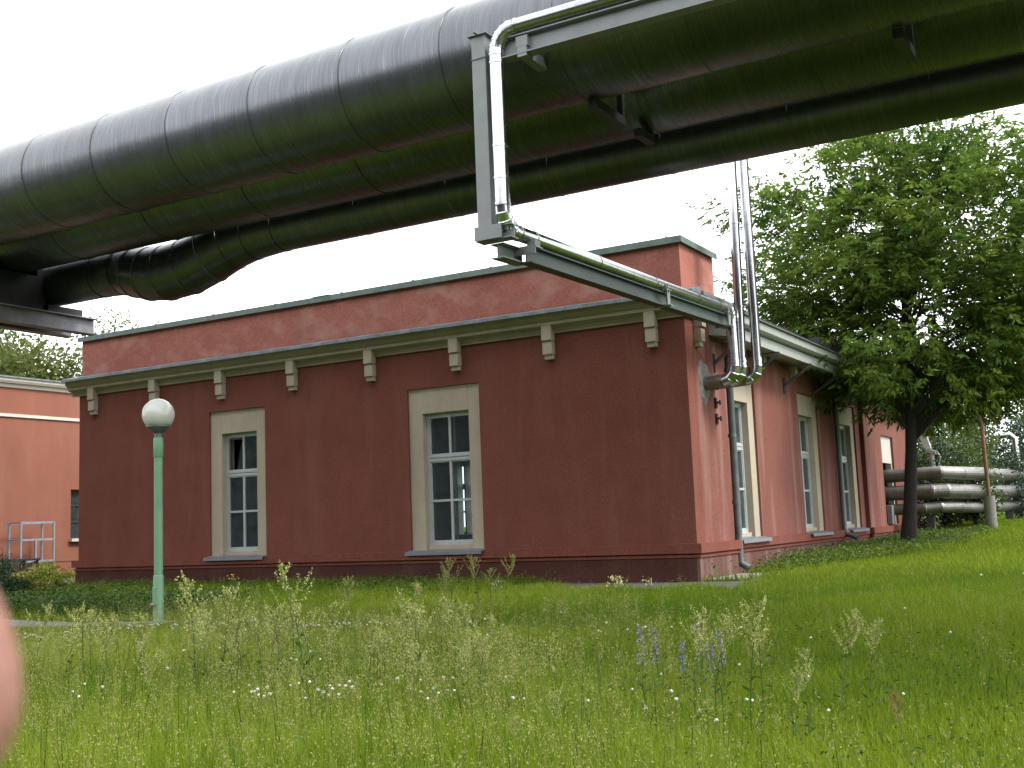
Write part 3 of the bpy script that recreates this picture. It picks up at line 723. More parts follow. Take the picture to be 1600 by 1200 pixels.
MB().tube([(px, py, 1.22), (px - .04, py, 4.2)], .05, 12).build('post', M['rust'], T)
MB().tube([(px, py, pz - .2), (px, py, 1.24)], [.15, .14], 18).build('footing', M['concrete'], T)
MB().box(px - .24, px + .24, py - .03, py + .03, 3.12, 3.17).build('cross_bar', M['rust'], T)
T = thing('steel_bracket', (.5, 17.2, 2.1), 'pale grey tilted steel channel above the low pipes right of the trunk', 'bracket')
m_ = MB(); m_.bar((.16, 17.4, 3.42), (.40, 17.2, 2.62), .20, .12, (0, 1, 0)); m_.build('channel', M['gutter'], T, .01)
m_ = MB(); m_.bar((.36, 17.2, 2.60), (.62, 17.15, 2.52), .16, .10); m_.tube([(.5, 17.15, 2.5), (.52, 17.15, 2.1)], .06, 12); m_.box(.35, .72, 17.0, 17.3, 2.08, 2.13); m_.tube([(.64, 17.15, 2.55), (.72, 17.15, 2.4), (.66, 17.15, 2.14)], .025, 8); m_.build('foot', M['gutter'], T)
T = thing('pipe_portal', (1.85, 25, .4), 'pale pipe portal standing beyond the rusty post at the right edge', 'pipe')
pts = [(1.15, 25, 3.3), (1.68, 25, 3.32), (1.82, 25, 3.18), (1.85, 25, .3)]
MB().tube(pts, .10, 14).build('bent_pipe', M['shiny_y'], T); MB().tube([(.6, 25.3, 2.15), (5, 25.1, 2.15)], .09, 12).build('level_pipe', M['old_clad'], T)

# ------------------------------------------------------------------ leaves
def unit(v): return v / np.maximum(np.linalg.norm(v, axis=-1, keepdims=True), 1e-9)
def leaf_quads(pos, dirn, length, width, tint, fold=.25):
    """lance-shaped leaflets: base, two mid points, tip"""
    n = len(pos); rnd = unit(rng.normal(size=(n, 3))); d = unit(dirn)
    side = unit(np.cross(d, rnd)); nrm = np.cross(side, d)
    L_ = np.asarray(length).reshape(-1, 1) * np.ones((n, 1)); W = np.asarray(width).reshape(-1, 1) * np.ones((n, 1))
    mid = pos + d * L_ * .45
    v = np.stack([pos, mid + side * W / 2 + nrm * W * fold, pos + d * L_ - np.array([0, 0, 1]) * L_ * .12, mid - side * W / 2 + nrm * W * fold], 1)
    f = np.arange(n * 4).reshape(n, 4)
    return v.reshape(-1, 3), f, np.repeat(tint, 4)
def crown_points(c, rad, nclump, per, spread, seed, hollow=.35, flat=.6, shape=None):
    g = np.random.default_rng(seed)
    u = unit(g.normal(size=(nclump, 3))); rr = (hollow + (1 - hollow) * g.random(nclump) ** .55)[:, None]
    wob = 1 + .22 * np.sin(u[:, :1] * 5 + seed) * np.cos(u[:, 2:] * 4 + seed)
    cl = np.array(c) + u * rr * np.array(rad) * wob
    if shape is not None: cl = shape(cl)
    tint = g.random(nclump)
    k = np.maximum(3, (per * (.5 + g.random(nclump))).astype(int))
    idx = np.repeat(np.arange(nclump), k)
    off = g.normal(size=(len(idx), 3)) * spread * np.array([1, 1, flat])
    return cl, cl[idx] + off, idx, tint
def tree(name, base, trunk_pts, trunk_r, c, rad, nclump, per, spread, leafl, leafw, mat, label, cat='tree', group=None, seed=1, pinnate=False, limbs=40, droop=.35, hollow=.35, flat=.6, shape=None, bark='bark'):
    T = thing(name, base, label, cat, group)
    cl, p, idx, ct = crown_points(c, rad, nclump, per, spread, seed, hollow, flat, shape)
    g = np.random.default_rng(seed + 99)
    out = unit(p - (np.array(c) - np.array([0, 0, rad[2] * .3])))
    d = unit(out * .9 + g.normal(size=p.shape) * .7 + np.array([0, 0, -droop]))
    tint = np.clip(ct[idx] * .6 + g.random(len(p)) * .4, 0, 1)
    if pinnate:
        vs = []; ts = []; up = np.array([0, 0, 1.])
        side = unit(np.cross(d, up) + g.normal(size=d.shape) * .25)
        rl = leafl * 1.9 * (.75 + .5 * g.random(len(p)))[:, None]
        P_, D_, T_ = [], [], []
        for k in range(5):
            f_ = .3 + .7 * k / 4
            if k == 4: P_.append(p + d * rl); D_.append(d); T_.append(tint)
            else:
                sag = -up * (f_ ** 2) * rl * .12
                for s_ in (-1, 1): P_.append(p + d * rl * f_ + sag); D_.append(unit(d * .75 + side * s_ - up * .2)); T_.append(tint)
        p = np.concatenate(P_); d = np.concatenate(D_); tint = np.concatenate(T_)
    ll = leafl * (.7 + .6 * g.random(len(p))); ww = leafw * (.7 + .6 * g.random(len(p)))
    v, f, tt = leaf_quads(p, d, ll, ww, tint)
    np_mesh('crown', v, f, M[mat], T, tt)
    mb = MB(); n = len(trunk_pts); mb.tube(trunk_pts, [trunk_r * (1.25 if i == 0 else 1) * (1 - .88 * i / (n - 1)) for i in range(n)], 12)
    tp = [Vector(q) for q in trunk_pts]
    order = g.permutation(len(cl))[:limbs]
    for k in order:
        e_ = Vector(cl[k]); f_ = g.uniform(.3, .95)
        # leave the trunk below the clump it feeds
        zt_ = max(e_.z - g.uniform(.5, 1.6), tp[0].z + (tp[-1].z - tp[0].z) * (.26 if pinnate else .2))
        zt_ = min(zt_, tp[-1].z - .05)
        i = max(k_ for k_ in range(n) if tp[k_].z <= zt_); i = min(i, n - 2); q = tp[i].lerp(tp[i + 1], (zt_ - tp[i].z) / (tp[i + 1].z - tp[i].z)); r0 = trunk_r * (1 - .88 * i / (n - 1)) * .30
        midp = q.lerp(e_, .5) + Vector((g.normal() * .12, g.normal() * .12, .18 * (e_ - q).length * .5))
        mb.tube([q, q.lerp(midp, .55) + Vector((0, 0, .05)), midp, e_], [r0, r0 * .75, r0 * .5, .008], 6)
    mb.build('trunk', M[bark], T)
    return T
# the ash beside the building
bx_, by_ = 1.36, 8.5; bz_ = zg1(bx_, by_)
def ash_shape(cl):
    # keep the low skirt short on the right, let it droop over the eave on the left
    lo = 3.1 - 1.05 * np.clip(cl[:, 0] - 1.0, -3.2, 0) + .2 * np.clip(cl[:, 0] - 2.2, 0, 3)
    cl[:, 2] = np.where(cl[:, 2] < lo, lo + (lo - cl[:, 2]) * .4, cl[:, 2])
    return cl
tree('ash_tree', (bx_, by_, bz_), [(bx_, by_, bz_ - .15), (bx_ + .12, by_, 1.0), (bx_ + .24, by_, 2.2), (bx_ + .30, by_ + .05, 3.4), (bx_ + .36, by_, 4.6), (bx_ + .34, by_ + .08, 5.8), (bx_ + .42, by_, 7.0), (bx_ + .45, by_, 8.2), (bx_ + .4, by_, 9.0)], .155,
     (1.95, 9.2, 5.9), (3.95, 3.2, 3.65), 350, 37, .34, .145, .05, 'ash_leaf', 'tall leafy ash tree with dark slanting trunk at the right end of the red building', seed=11, pinnate=True, limbs=70, hollow=.22, shape=ash_shape)
# trees behind
def simple(name, x, y, h, w, mat, label, seed, group=None, nclump=90, per=60, leaf=.16, low=.25, bark='bark', hollow=.4):
    z = zg1(x, y)
    return tree(name, (x, y, z), [(x, y, z - .2), (x + .05, y, z + h * .25), (x, y, z + h * .55), (x + .1, y, z + h * .8)], h * .022, (x, y, z + h * (low + (1 - low) / 2)), (w / 2, w / 2, h * (1 - low) / 2), nclump, per, w * .085, leaf, leaf * .55, mat, label, 'tree', group, seed, limbs=26, hollow=hollow, bark=bark)
G = 'trees beyond the orange building'
simple('broadleaf_tree', -46.5, 21, 12.0, 9, 'yellow_leaf', 'yellow green broadleaf tree above the orange roof under the steel beam end', 21, G, 170, 110, .30, .2)
simple('broadleaf_tree', -52.5, 22, 13.0, 10, 'yellow_leaf', 'yellow green broadleaf tree at the left picture edge above the orange roof', 22, G, 170, 110, .30, .2)
simple('broadleaf_tree', -43.2, 26, 13.4, 5.5, 'yellow_leaf', 'slender tree with a sparse top showing between the beam end and the red parapet', 23, G, 70, 60, .22, .2)
simple('broadleaf_tree', -39.6, 27, 13.4, 3.6, 'yellow_leaf', 'thin sprigs of a tree top just over the left end of the red parapet', 24, G, 26, 26, .2, .3)
G = 'trees behind the low pipes'
simple('leafy_bush_tree', -.3, 23, 4.6, 4.2, 'mid_leaf', 'light green bushy tree behind the low pipes between trunk and rusty post', 31, G, 80, 70, .14, .05)
simple('leafy_bush_tree', -2.6, 27, 5.6, 5, 'mid_leaf', 'light green bushy tree behind the trunk of the ash', 32, G, 80, 70, .16, .05)
simple('leafy_bush_tree', 1.55, 16.6, 2.3, 1.5, 'mid_leaf', 'yellow green bush growing up over the low pipes left of the rusty post', 37, G, 50, 60, .09, .02)
simple('leafy_bush_tree', .6, 17.6, 2.3, 2.2, 'dark_leaf', 'dark bush under and behind the low pipes', 38, G, 70, 70, .10, .0)
simple('leafy_bush_tree', 2.9, 20.5, 2.1, 2.6, 'dark_leaf', 'dark bush behind the low pipes right of the rusty post', 39, G, 70, 70, .10, .0)
simple('conifer_tree', 1.0, 31, 4.0, 3.8, 'dark_leaf', 'dark low tree right behind the rusty post', 33, G, 60, 70, .14, .05)
simple('conifer_tree', .4, 58, 12.5, 6, 'blue_leaf', 'hazy blue green conifer far behind the portal at the right edge', 34, G, 80, 80, .26, .15)
simple('conifer_tree', -6.5, 62, 11.5, 6, 'dark_leaf', 'dark conifer far behind the rusty post top', 35, G, 80, 80, .26, .1)
simple('conifer_tree', 4.6, 48, 10, 5, 'dark_leaf', 'dark conifer at the right picture edge beyond the ash', 36, G, 70, 80, .22, .1)
tree('far_woods', (0, 120, 1), [(-20, 120, 0), (-20, 120, 3), (-20, 120, 5), (-20, 120, 6)], .2, (-5, 120, 4.5), (60, 8, 3.6), 260, 60, 1.3, .6, .36, 'blue_leaf', 'far dark green treeline along the horizon at right', 'woods', seed=41, limbs=2)
# unseen dark hall added behind the camera for the pipes and panes to mirror
M['hall'] = plain('reflection_dark_brick', (.028, .024, .024), .9, 0, .3, 2)  # kept very dark so the pipes mirror a dark band
H = thing('added_reflection_hall', (0, -47, -.6), 'long dark hall added unseen behind the photographer to darken the reflections', 'building')
PH = lambda a, d, z: (a, -42 - d, z)
mb = MB(); wall(mb, PH, -60, 70, -1, 14.5, .5, [(x, x + 3.2, 2, 5.5) for x in range(-56, 66, 6)] + [(x, x + 3.2, 7.5, 11) for x in range(-56, 66, 6)]); clean(mb).build('wall', M['hall'], H)
MB().box(-60, 70, -60, -42.51, -1, 14.4).build('rear_block', M['hall'], H); MB().box(-60.3, 70.3, -60.3, -41.7, 14.502, 14.8).build('roof', M['roof'], H)
for x in range(-56, 66, 6):
    for z in (2, 7.5):
        m_ = MB(); m_.bx(PH, x, x + 3.2, .3, .34, z, z + 3.5); m_.build('window', M['steel_dark'], H)
sheet('added_reflection_road', [(-80, -37), (80, -37), (80, -19.5), (-80, -19.5)], .02, M['asphalt'])  # unseen asphalt added behind the camera to take green out of the pipe reflections

# shrubs at the left
def shrub(name, x, y, h, w, mat, label, seed, n=60, per=60, leaf=.07, lw=.5):
    z = zg1(x, y); T = thing(name, (x, y, z), label, 'shrub')
    cl, p, idx, ct = crown_points((x, y, z + h * .45), (w / 2, w / 2, h * .55), n, per, w * .07, seed, .3, .7)
    p[:, 2] = np.maximum(p[:, 2], z)
    d = unit(unit(p - np.array([x, y, z])) + rng.normal(size=p.shape) * .6 + np.array([0, 0, .3]))
    v, f, tt = leaf_quads(p, d, leaf * (.7 + .6 * rng.random(len(p))), leaf * lw, np.clip(ct[idx] * .5 + rng.random(len(p)) * .5, 0, 1))
    np_mesh('foliage', v, f, M[mat], T, tt)
    mb = MB()
    for k in range(12): mb.tube([(x, y, z - .05), tuple((np.array([x, y, z]) + cl[k]) / 2), tuple(cl[k])], [.02, .014, .005], 5)
    mb.build('stem', M['bark'], T)
shrub('juniper_shrub', -14.3, -1.9, .75, 2.2, 'dark_leaf', 'dark green juniper shrub in front of the orange wall at the left edge', 61, 70, 90, .10, .2)
shrub('spirea_shrub', -13.0, -1.5, .58, 1.0, 'lime_leaf', 'bright yellow green shrub beside the dark juniper', 62, 60, 50, .07, .5)
shrub('juniper_shrub', -13.3, -2.0, .42, .9, 'dark_leaf', 'low dark green shrub in front of the yellow green shrub', 63, 40, 70, .09, .2)

# rubble by the orange wall
for i in range(11):
    x = -17.9 + rng.random() * .9; y = 3.1 + i * .17; z = zg1(x, y); s_ = .05 + rng.random() * .07
    bm = bmesh.new(); bmesh.ops.create_icosphere(bm, subdivisions=2, radius=s_)
    for v_ in bm.verts: v_.co += Vector(rng.normal(size=3) * s_ * .13); v_.co.z *= .7
    me = bpy.data.meshes.new('rubble_stone'); bm.to_mesh(me); bm.free()
    o = link_mesh('rubble_stone', me, M['stone']); o.location = (x, y, z + s_ * .5)
    tag(o, 'pale rubble stone lying at the foot of the orange wall left of the red building', 'stone', 'rubble at the foot of the orange wall')

# grey tube rack and dark trestle in front of the orange wall
fx, fy = -18.2, 1.85; fz = zg1(fx, fy)
T = thing('tube_rack', (fx, fy, fz), 'tall grey tubular rack standing against the orange wall at the left edge', 'rack')
m_ = MB()
for dx in (0, -.45):
    for dy in (0, .95): MB().tube([(fx + dx, fy + dy, fz), (fx + dx, fy + dy, 1.52)], .03, 8).build('upright', M['frame_grey'], T)
for z in (1.50, 1.08, .55):
    m_.bar((fx, fy + .03, z), (fx, fy + .92, z), .03, .05); m_.bar((fx - .45, fy + .03, z), (fx - .45, fy + .92, z), .03, .05)
    for dy in (0, .95): m_.bar((fx - .42, fy + dy, z), (fx - .03, fy + dy, z), .03, .04)
m_.build('rail', M['frame_grey'], T)
MB().bar((fx, fy + .42, .55), (fx, fy + .42, 1.08), .05, .05, (0, 1, 0)).build('strut', M['frame_grey'], T)
tx, ty = -17.7, 1.2
T = thing('trestle', (tx, ty, fz), 'low dark blue metal trestle with a diagonal brace in front of the grey rack', 'trestle')
m_ = MB()
for dx in (0, -.5):
    for dy in (-.8, .75): MB().bar((tx + dx, ty + dy, fz), (tx + dx, ty + dy, .58), .05, .05, (0, 1, 0)).build('leg', M['steel_dark'], T)
MB().box(tx - .55, tx + .05, ty - .85, ty + .8, .581, .63).build('top', M['steel_dark'], T)
MB().bar((tx, ty + .7, .55), (tx, ty - .1, fz + .05), .04, .04).build('brace', M['steel_dark'], T)

# ------------------------------------------------------------------ grass and weeds
def visible(x, y, mg=1.0):
    d = np.stack([x - CAM.x, y - CAM.y], 1); dep = d @ np.array([FW.x, FW.y]) / math.hypot(FW.x, FW.y) ; lat = d @ np.array([RT.x, RT.y]) / math.hypot(RT.x, RT.y)
    return (dep > 3.2) & (np.abs(lat) < dep * .47 + mg)
def scatter(n, x0, x1, y0, y1, ok=None, mg=1.0):
    x = rng.uniform(x0, x1, n); y = rng.uniform(y0, y1, n); k = visible(x, y, mg)
    if ok is not None: k &= ok(x, y)
    return x[k], y[k]
def vnoise(x, y, s, ph=0):
    return .5 + .25 * (np.sin(x * s + ph) * np.cos(y * s * .9 - ph) + np.sin(x * s * .53 - y * s * .71 + ph * 2)) 
def notpath(x, y):
    pv = (x > -4.2) & (x < .95) & (y > -.85 - .2 * (x > -1.5) + .18 * np.sin(x * 5)) & (y < 0) & ~((x < -2.3 + .8 * np.sin(y * 3)))
    pt = (x < -5.8) & (y > -5.3) & (y < -4.35)
    gp_ = (x < -14.2) & (x > -17) & (y > -1.3)
    inside = (x > -13.9) & (x < .06) & (y > -.06) & (y < 18)
    ob = x < -18.4
    step = (x > 0) & (x < .9) & (y > .1) & (y < 1.8)
    return ~(pv | pt | gp_ | inside | ob | step)
def blades(x, y, h, w, tint, lean=.45):
    n = len(x); z = zg(x, y) - .01; a = rng.uniform(0, 2 * np.pi, n); b = rng.uniform(0, 2 * np.pi, n)
    side = np.stack([np.cos(a), np.sin(a), np.zeros(n)], 1) * (w / 2)[:, None]
    ld = np.stack([np.cos(b), np.sin(b), np.zeros(n)], 1) * (h * lean * rng.random(n))[:, None]
    p = np.stack([x, y, z], 1); mid = p + ld * .3 + np.stack([0 * h, 0 * h, h * .55], 1); tip = p + ld + np.stack([0 * h, 0 * h, h * .95], 1)
    v = np.stack([p - side, p + side, mid + side * .8, mid - side * .8, tip], 1).reshape(-1, 3)
    i = np.arange(n)[:, None] * 5
    f = np.concatenate([i + np.array([[0, 1, 2]]), i + np.array([[0, 2, 3]]), i + np.array([[3, 2, 4]])])
    return v, f, np.repeat(tint, 5)
def grass(name, x, y, h, w, tint, mat, label, cat, lean=.45):
    v, f, tt = blades(x, y, h, w, np.clip(tint, 0, 1), lean); o = np_mesh(name, v, f, M[mat], None, tt)
    return tag(o, label, cat, kind='stuff')
def tallness(x, y):   # the unmown meadow fills the near left, the right side is shorter lawn
    t = np.clip((2.6 - x) / 4.0 + (-7.6 - y) * .28, 0, 1) * np.clip((-5.1 - np.clip((-3.2 - x) * .6, 0, 2.0) - y) / 1.4, 0, 1)
    return np.clip(t + .35 * (vnoise(x, y, 1.7) - .5), 0, 1)
x, y = scatter(420000, -9, 8, -13.2, -5.0, notpath); tl_ = tallness(x, y)
h = (.07 + .06 * rng.random(len(x)) + tl_ * (.10 + .22 * rng.random(len(x)) ** 1.5))
grass('meadow_grass', x, y, h, .0055 + .004 * rng.random(len(x)), -.1 + .55 * vnoise(x, y, 1.1, 2) + .25 * vnoise(x, y, 4.3, 1) + .5 * rng.random(len(x)), 'grass', 'uneven green meadow grass filling the foreground', 'grass')
x, y = scatter(330000, -16, 9, -6.2, 1.0, notpath)
h = .07 + .07 * rng.random(len(x)) * (.5 + vnoise(x, y, 1.5)) + .10 * np.clip((y + 1.6) / 1.2, 0, 1) * (x < -1.5) * rng.random(len(x))
grass('lawn_grass', x, y, h, .007 + .004 * rng.random(len(x)), -.05 + .5 * vnoise(x, y, .9, 1) + .2 * vnoise(x, y, 3.7, 4) + .45 * rng.random(len(x)), 'grass', 'short green lawn grass between the meadow and the red wall', 'grass')
x, y = scatter(210000, 0, 14, 0, 32, lambda x, y: notpath(x, y) & (x > .05))
h = .08 + .08 * rng.random(len(x)); grass('back_lawn_grass', x, y, h, .014 + .007 * rng.random(len(x)), .25 + .35 * vnoise(x, y, .8, 4) + .4 * rng.random(len(x)), 'grass', 'bright green lawn rising behind the weed strip at right', 'grass')
x, y = scatter(16000, .1, 3, -.3, 14, lambda x, y: notpath(x, y) & (x > .15) & (x < .9 + .25 * (y + .3)) & (x < 2.5) & (rng.random(len(x)) < vnoise(x, y, 1.6) + .1))
grass('wall_grass', x, y, .12 + .20 * rng.random(len(x)), .011 + 0 * x, .3 + .5 * rng.random(len(x)), 'grass', 'longer grass among the weeds along the right wall', 'grass')
# leafy weeds along the walls
def weeds(name, x, y, hmax, leaf, label, tint0=.1):
    n = len(x); z = zg(x, y); h = hmax * rng.random(n)
    p = np.stack([x, y, z + h], 1); d = unit(np.stack([rng.normal(size=n), rng.normal(size=n), rng.normal(size=n) * .5 + .25], 1))
    v, f, tt = leaf_quads(p, d, leaf * (.5 + rng.random(n)), leaf * .5 * (.6 + .8 * rng.random(n)), np.clip(tint0 + .5 * vnoise(x, y, 3.1) * rng.random(n) + .4 * rng.random(n), 0, 1))
    tag(np_mesh(name, v, f, M['weed_leaf'], None, tt), label, 'weeds', kind='stuff')
x, y = scatter(30000, .1, 4.2, -.1, 14, lambda x, y: notpath(x, y) & (x < np.minimum(.9 + .25 * (y + .3), 2.4 - .0 * y)) & (x > .15) & (np.hypot(x - 1.36, y - 8.3) > .45))
weeds('wall_weeds', x, y, .12 + .22 * vnoise(x, y, 2.2) , .06, 'leafy green weeds along the foot of the right wall', .45)
x, y = scatter(26000, -13.6, -2.2, -2.3, -.15, lambda x, y: (y > -1.5 - .5 * np.sin(x * 1.1)) & (rng.random(len(x)) < (vnoise(x, y, 2.0) - .25) * .9))
weeds('bed_weeds', x, y, .22, .05, 'low green weeds along the foot of the front wall', .2)
x, y = scatter(22000, -17, -7, -4.2, -1.2, lambda x, y: (y > -4.1) & ~((x < -13.8) & (y > -2.0)) & ((x < -11.5) | (y < -2.0)))
weeds('bed_weeds', x, y, .22, .06, 'low green weed bed between the grey path and the shrubs at left', .05)
x, y = scatter(9000, -3, 7, -12, -4.8, None)
weeds('meadow_weeds', x, y, .16, .035, 'small broad leaves among the meadow grass', .2)
# fine seed grass
def seedgrass(x, y, h, nseed, name, label):
    n = len(x); z = zg(x, y); lean = rng.normal(size=(n, 2)) * .10
    tip = np.stack([x + lean[:, 0] * h, y + lean[:, 1] * h, z + h], 1); b = np.stack([x, y, z], 1)
    a = rng.uniform(0, 6.28, n); side = np.stack([np.cos(a), np.sin(a), 0 * a], 1) * .0011
    v1 = np.stack([b - side, b + side, tip + side * .6, tip - side * .6], 1).reshape(-1, 3); f1 = np.arange(n * 4).reshape(n, 4); t1 = np.repeat(rng.random(n) * .3, 4)
    u = rng.random((n, nseed)); k = np.repeat(np.arange(n), nseed); uu = u.ravel()
    pw = .022 * np.sin(np.pi * np.clip(uu, .02, .98)) + .003
    p = tip[k] + (b[k] - tip[k]) * (uu * .26)[:, None] + rng.normal(size=(n * nseed, 3)) * pw[:, None]
    v2, f2, t2 = leaf_quads(p, rng.normal(size=p.shape) + np.array([0, 0, 1.]), .013 + .008 * rng.random(len(p)), .0065, np.clip(rng.random(n)[k] * .6 + .4 * rng.random(len(p)), 0, 1))
    v = np.concatenate([v1, v2]); f = np.concatenate([f1, f2 + len(v1)])
    tag(np_mesh(name, v, f, M['seed'], None, np.concatenate([t1, t2])), label, 'grass', kind='stuff')
x, y = scatter(11000, -8, 7, -13, -5.4, lambda x, y: rng.random(len(x)) < np.clip(tallness(x, y) * 1.1 + .08 - .2 * (vnoise(x, y, 2.3, 5) < .45), 0, 1))
seedgrass(x, y, .26 + .36 * rng.random(len(x)), 12, 'seed_grass', 'tall pale flowering grass stalks with fine seed heads in the foreground')
x, y = scatter(4200, -3.6, 3.4, -10.5, -6.6, lambda x, y: rng.random(len(x)) < np.clip((vnoise(x, y, 2.6, 3) - .55) * 2.2, .02, .8))
seedgrass(x, y, .45 + .32 * rng.random(len(x)), 30, 'seed_grass', 'tallest wispy pale grass panicles in the left and middle meadow')
x, y = scatter(9000, -14, 8, -5.6, .2, lambda x, y: notpath(x, y) & (rng.random(len(x)) < .22))
seedgrass(x, y, .14 + .12 * rng.random(len(x)), 9, 'seed_grass', 'sparse short seed heads scattered over the mown lawn')

x, y = scatter(1500, -4, 6, -12.5, -6.5, lambda x, y: rng.random(len(x)) < tallness(x, y) * .8)
grass('tall_stalks', x, y, .35 + .35 * rng.random(len(x)), .007 + 0 * x, .0 + .3 * rng.random(len(x)), 'weed_leaf', 'thin dark green stalks standing up through the meadow', 'weeds', .25)
# sorrel plants
def make_sorrel(h, seed, headmat, dense=1.0):
    g = np.random.default_rng(seed)
    T = thing('sorrel_plant', (0, 0, 0), 'sorrel', 'wild plant')
    bend = g.normal(size=2) * .10
    def at(t): return np.array([bend[0] * t * t * h, bend[1] * t * t * h, h * t])
    MB().tube([tuple(at(t)) for t in (0, .3, .6, .85, 1)], [.0062, .0058, .0046, .003, .0015], 6).build('stem', M['stem'], T)
    P_, D_ = [], []
    nb = int(14 * dense)
    for k in range(nb):
        t = .62 + .36 * k / nb; b = at(t); a = g.uniform(0, 6.28); ln = (.21 * (1 - (t - .62) / .42) + .04) * g.uniform(.7, 1.25)
        for j in range(44):
            s_ = (j + g.random()) / 44; q = b + np.array([math.cos(a) * ln * .75 * s_, math.sin(a) * ln * .75 * s_, ln * (s_ ** 1.5)])
            P_.append(q + g.normal(size=3) * .005); D_.append(g.normal(size=3) + np.array([0, 0, -.2]))
    for j in range(40): P_.append(at(.9 + .1 * g.random()) + g.normal(size=3) * .007); D_.append(g.normal(size=3))
    P_ = np.array(P_); v, f, tt = leaf_quads(P_, np.array(D_), .019 * (.7 + .6 * g.random(len(P_))), .014, g.random(len(P_)))
    np_mesh('flower_head', v, f, M[headmat], T, tt)
    n = 7; P_ = np.array([at(.06 + .5 * k / n) for k in range(n)]); D_ = np.array([[math.cos(k * 2.4), math.sin(k * 2.4), .9] for k in range(n)])
    v, f, tt = leaf_quads(P_, D_, .15 - .014 * np.arange(n), .03, g.random(n))
    np_mesh('leaf', v, f, M['weed_leaf'], T, tt)
    return T
SP = [(-1.15, -9.12, 1.1), (-1.18, -8.78, 0.99), (-1.16, -8.53, 0.96), (-0.05, -8.97, 1.16), (-0.25, -9.03, 0.83), (0.15, -7.89, 0.88), (0.86, -8.61, 0.75), (-1.75, -4.11, 0.78), (-1.63, -3.69, 0.76), (-1.49, -3.26, 0.71), (-1.76, -4.33, 0.65), (-1.29, -3.94, 0.63), (0.89, -7.9, 0.71), (3.39, -9.04, 0.85), (3.36, -8.57, 0.73), (3.75, -8.95, 0.91), (3.76, -8.69, 0.7), (4.16, -9.02, 0.59), (4.2, -8.32, 0.72), (4.34, -8.11, 0.62), (-2.02, -9.59, 0.89), (-2.54, -9.3, 0.83), (-2.1, -9.39, 0.79), (1.8, -9.45, 0.66), (0.73, -9.14, 0.67), (-0.67, -8.8, 0.77), (4.14, -9.25, 0.5), (-0.75, -9.55, 0.84), (-0.63, -9.24, 0.77), (0.12, -9.05, 0.83), (-1.93, -6.05, 0.76), (1.6, -9.8, 0.65), (2.96, -10.27, 0.47), (-0.3, -10.32, 0.73), (2.93, -10.61, 0.34)]
SL = ['tallest sorrel stalk right of the lamp post, head against the dark plinth', 'middle one of three tall sorrel stalks right of the lamp post', 'rightmost of three tall sorrel stalks right of the lamp post', 'tall sorrel stalk with widely spaced whorls below and right of the left window', 'sorrel stalk just left of the widely whorled stalk', 'broad pale sorrel stalk in the meadow left of the right front window', 'sorrel stalk close right of the broad pale one left of the right window', 'leftmost sorrel head against the plinth under the right front window', 'middle tall sorrel head against the plinth under the right front window', 'rightmost sorrel head against the plinth under the right front window', 'shorter sorrel stalk standing left below the heads under the right window', 'shortest sorrel stalk between the heads under the right window', 'sorrel stalk in the grass below the heads of the right window', 'sorrel stalk leaning over the violet flower spikes', 'pale sorrel head behind the violet flower bunch', 'tallest sorrel stalk just right of the violet flower spikes', 'sorrel stalk close right of the tallest one beside the violet flowers', 'short sorrel stalk second to the right of the violet flowers', 'sorrel stalk with a narrow head well right of the violet flowers', 'rightmost slender sorrel stalk of the meadow', 'leftmost group of three sorrels, tallest head, beside the path end', 'leftmost group of three sorrels, left head, beside the path end', 'leftmost group of three sorrels, right head, nearest the lamp post', 'low sorrel head in mid meadow below the right window', 'sorrel head in the meadow below the bare wall between the windows', 'sorrel head in the meadow directly below the left window', 'small sorrel between the tallest right stalk and the narrow headed one', 'low sorrel head tucked below the tallest stalk near the lamp post', 'low sorrel head right below the three tall stalks near the lamp post', 'low sorrel head right below the widely whorled stalk', 'nodding sorrel head against the grass at the wall foot between both windows', 'sorrel head in the near meadow below the right window', 'low sorrel head near the bottom edge below the bare wall right of the window', 'sorrel head in the near meadow below the lamp post', 'lowest sorrel head at the bottom centre of the picture']
proto = [make_sorrel(1.0, 100 + i, 'sorrel', d_) for i, d_ in enumerate((1.0, .75, 1.2, .9))]
used = set()
for i, (x, y, h) in enumerate(SP):
    k = 1 if i == 3 else (i % 4)
    lab = SL[i]
    z = zg1(x, y)
    if k not in used: o = proto[k]; used.add(k); o.location = (x, y, z); o.rotation_euler = (0, 0, i * 1.7); o.scale = (h,) * 3; o['label'] = lab; o['group'] = 'pale sorrel stalks'
    else: o = dup(proto[k], (x, y, z), i * 1.7, h, lab, 'pale sorrel stalks')
LQ = [('sorrel stalk in the crowd of pale stalks below the left window', -1.1, .5, -9.4, -8.2), ('sorrel stalk in the thin crowd below the right front window', .6, 2.0, -9.2, -8.0), ('sorrel stalk in the crowd between the lamp post and the left edge', -2.9, -1.7, -9.8, -8.6)]
for q, (lab, x0, x1, y0, y1) in enumerate(LQ):
    for k in range((12, 7, 6)[q]):
        x, y = rng.uniform(x0, x1), rng.uniform(y0, y1)
        dup(proto[k % 4], (x, y, zg1(x, y)), k * 2.1, .55 + .35 * rng.random(), lab, 'pale sorrel stalks')
o = make_sorrel(1.0, 140, 'sorrel_red', .8); o.location = (4.87, -9.6, zg1(4.87, -9.6)); o.scale = (.42,) * 3; o['label'] = 'rusty brown sorrel head at the lower right of the meadow'

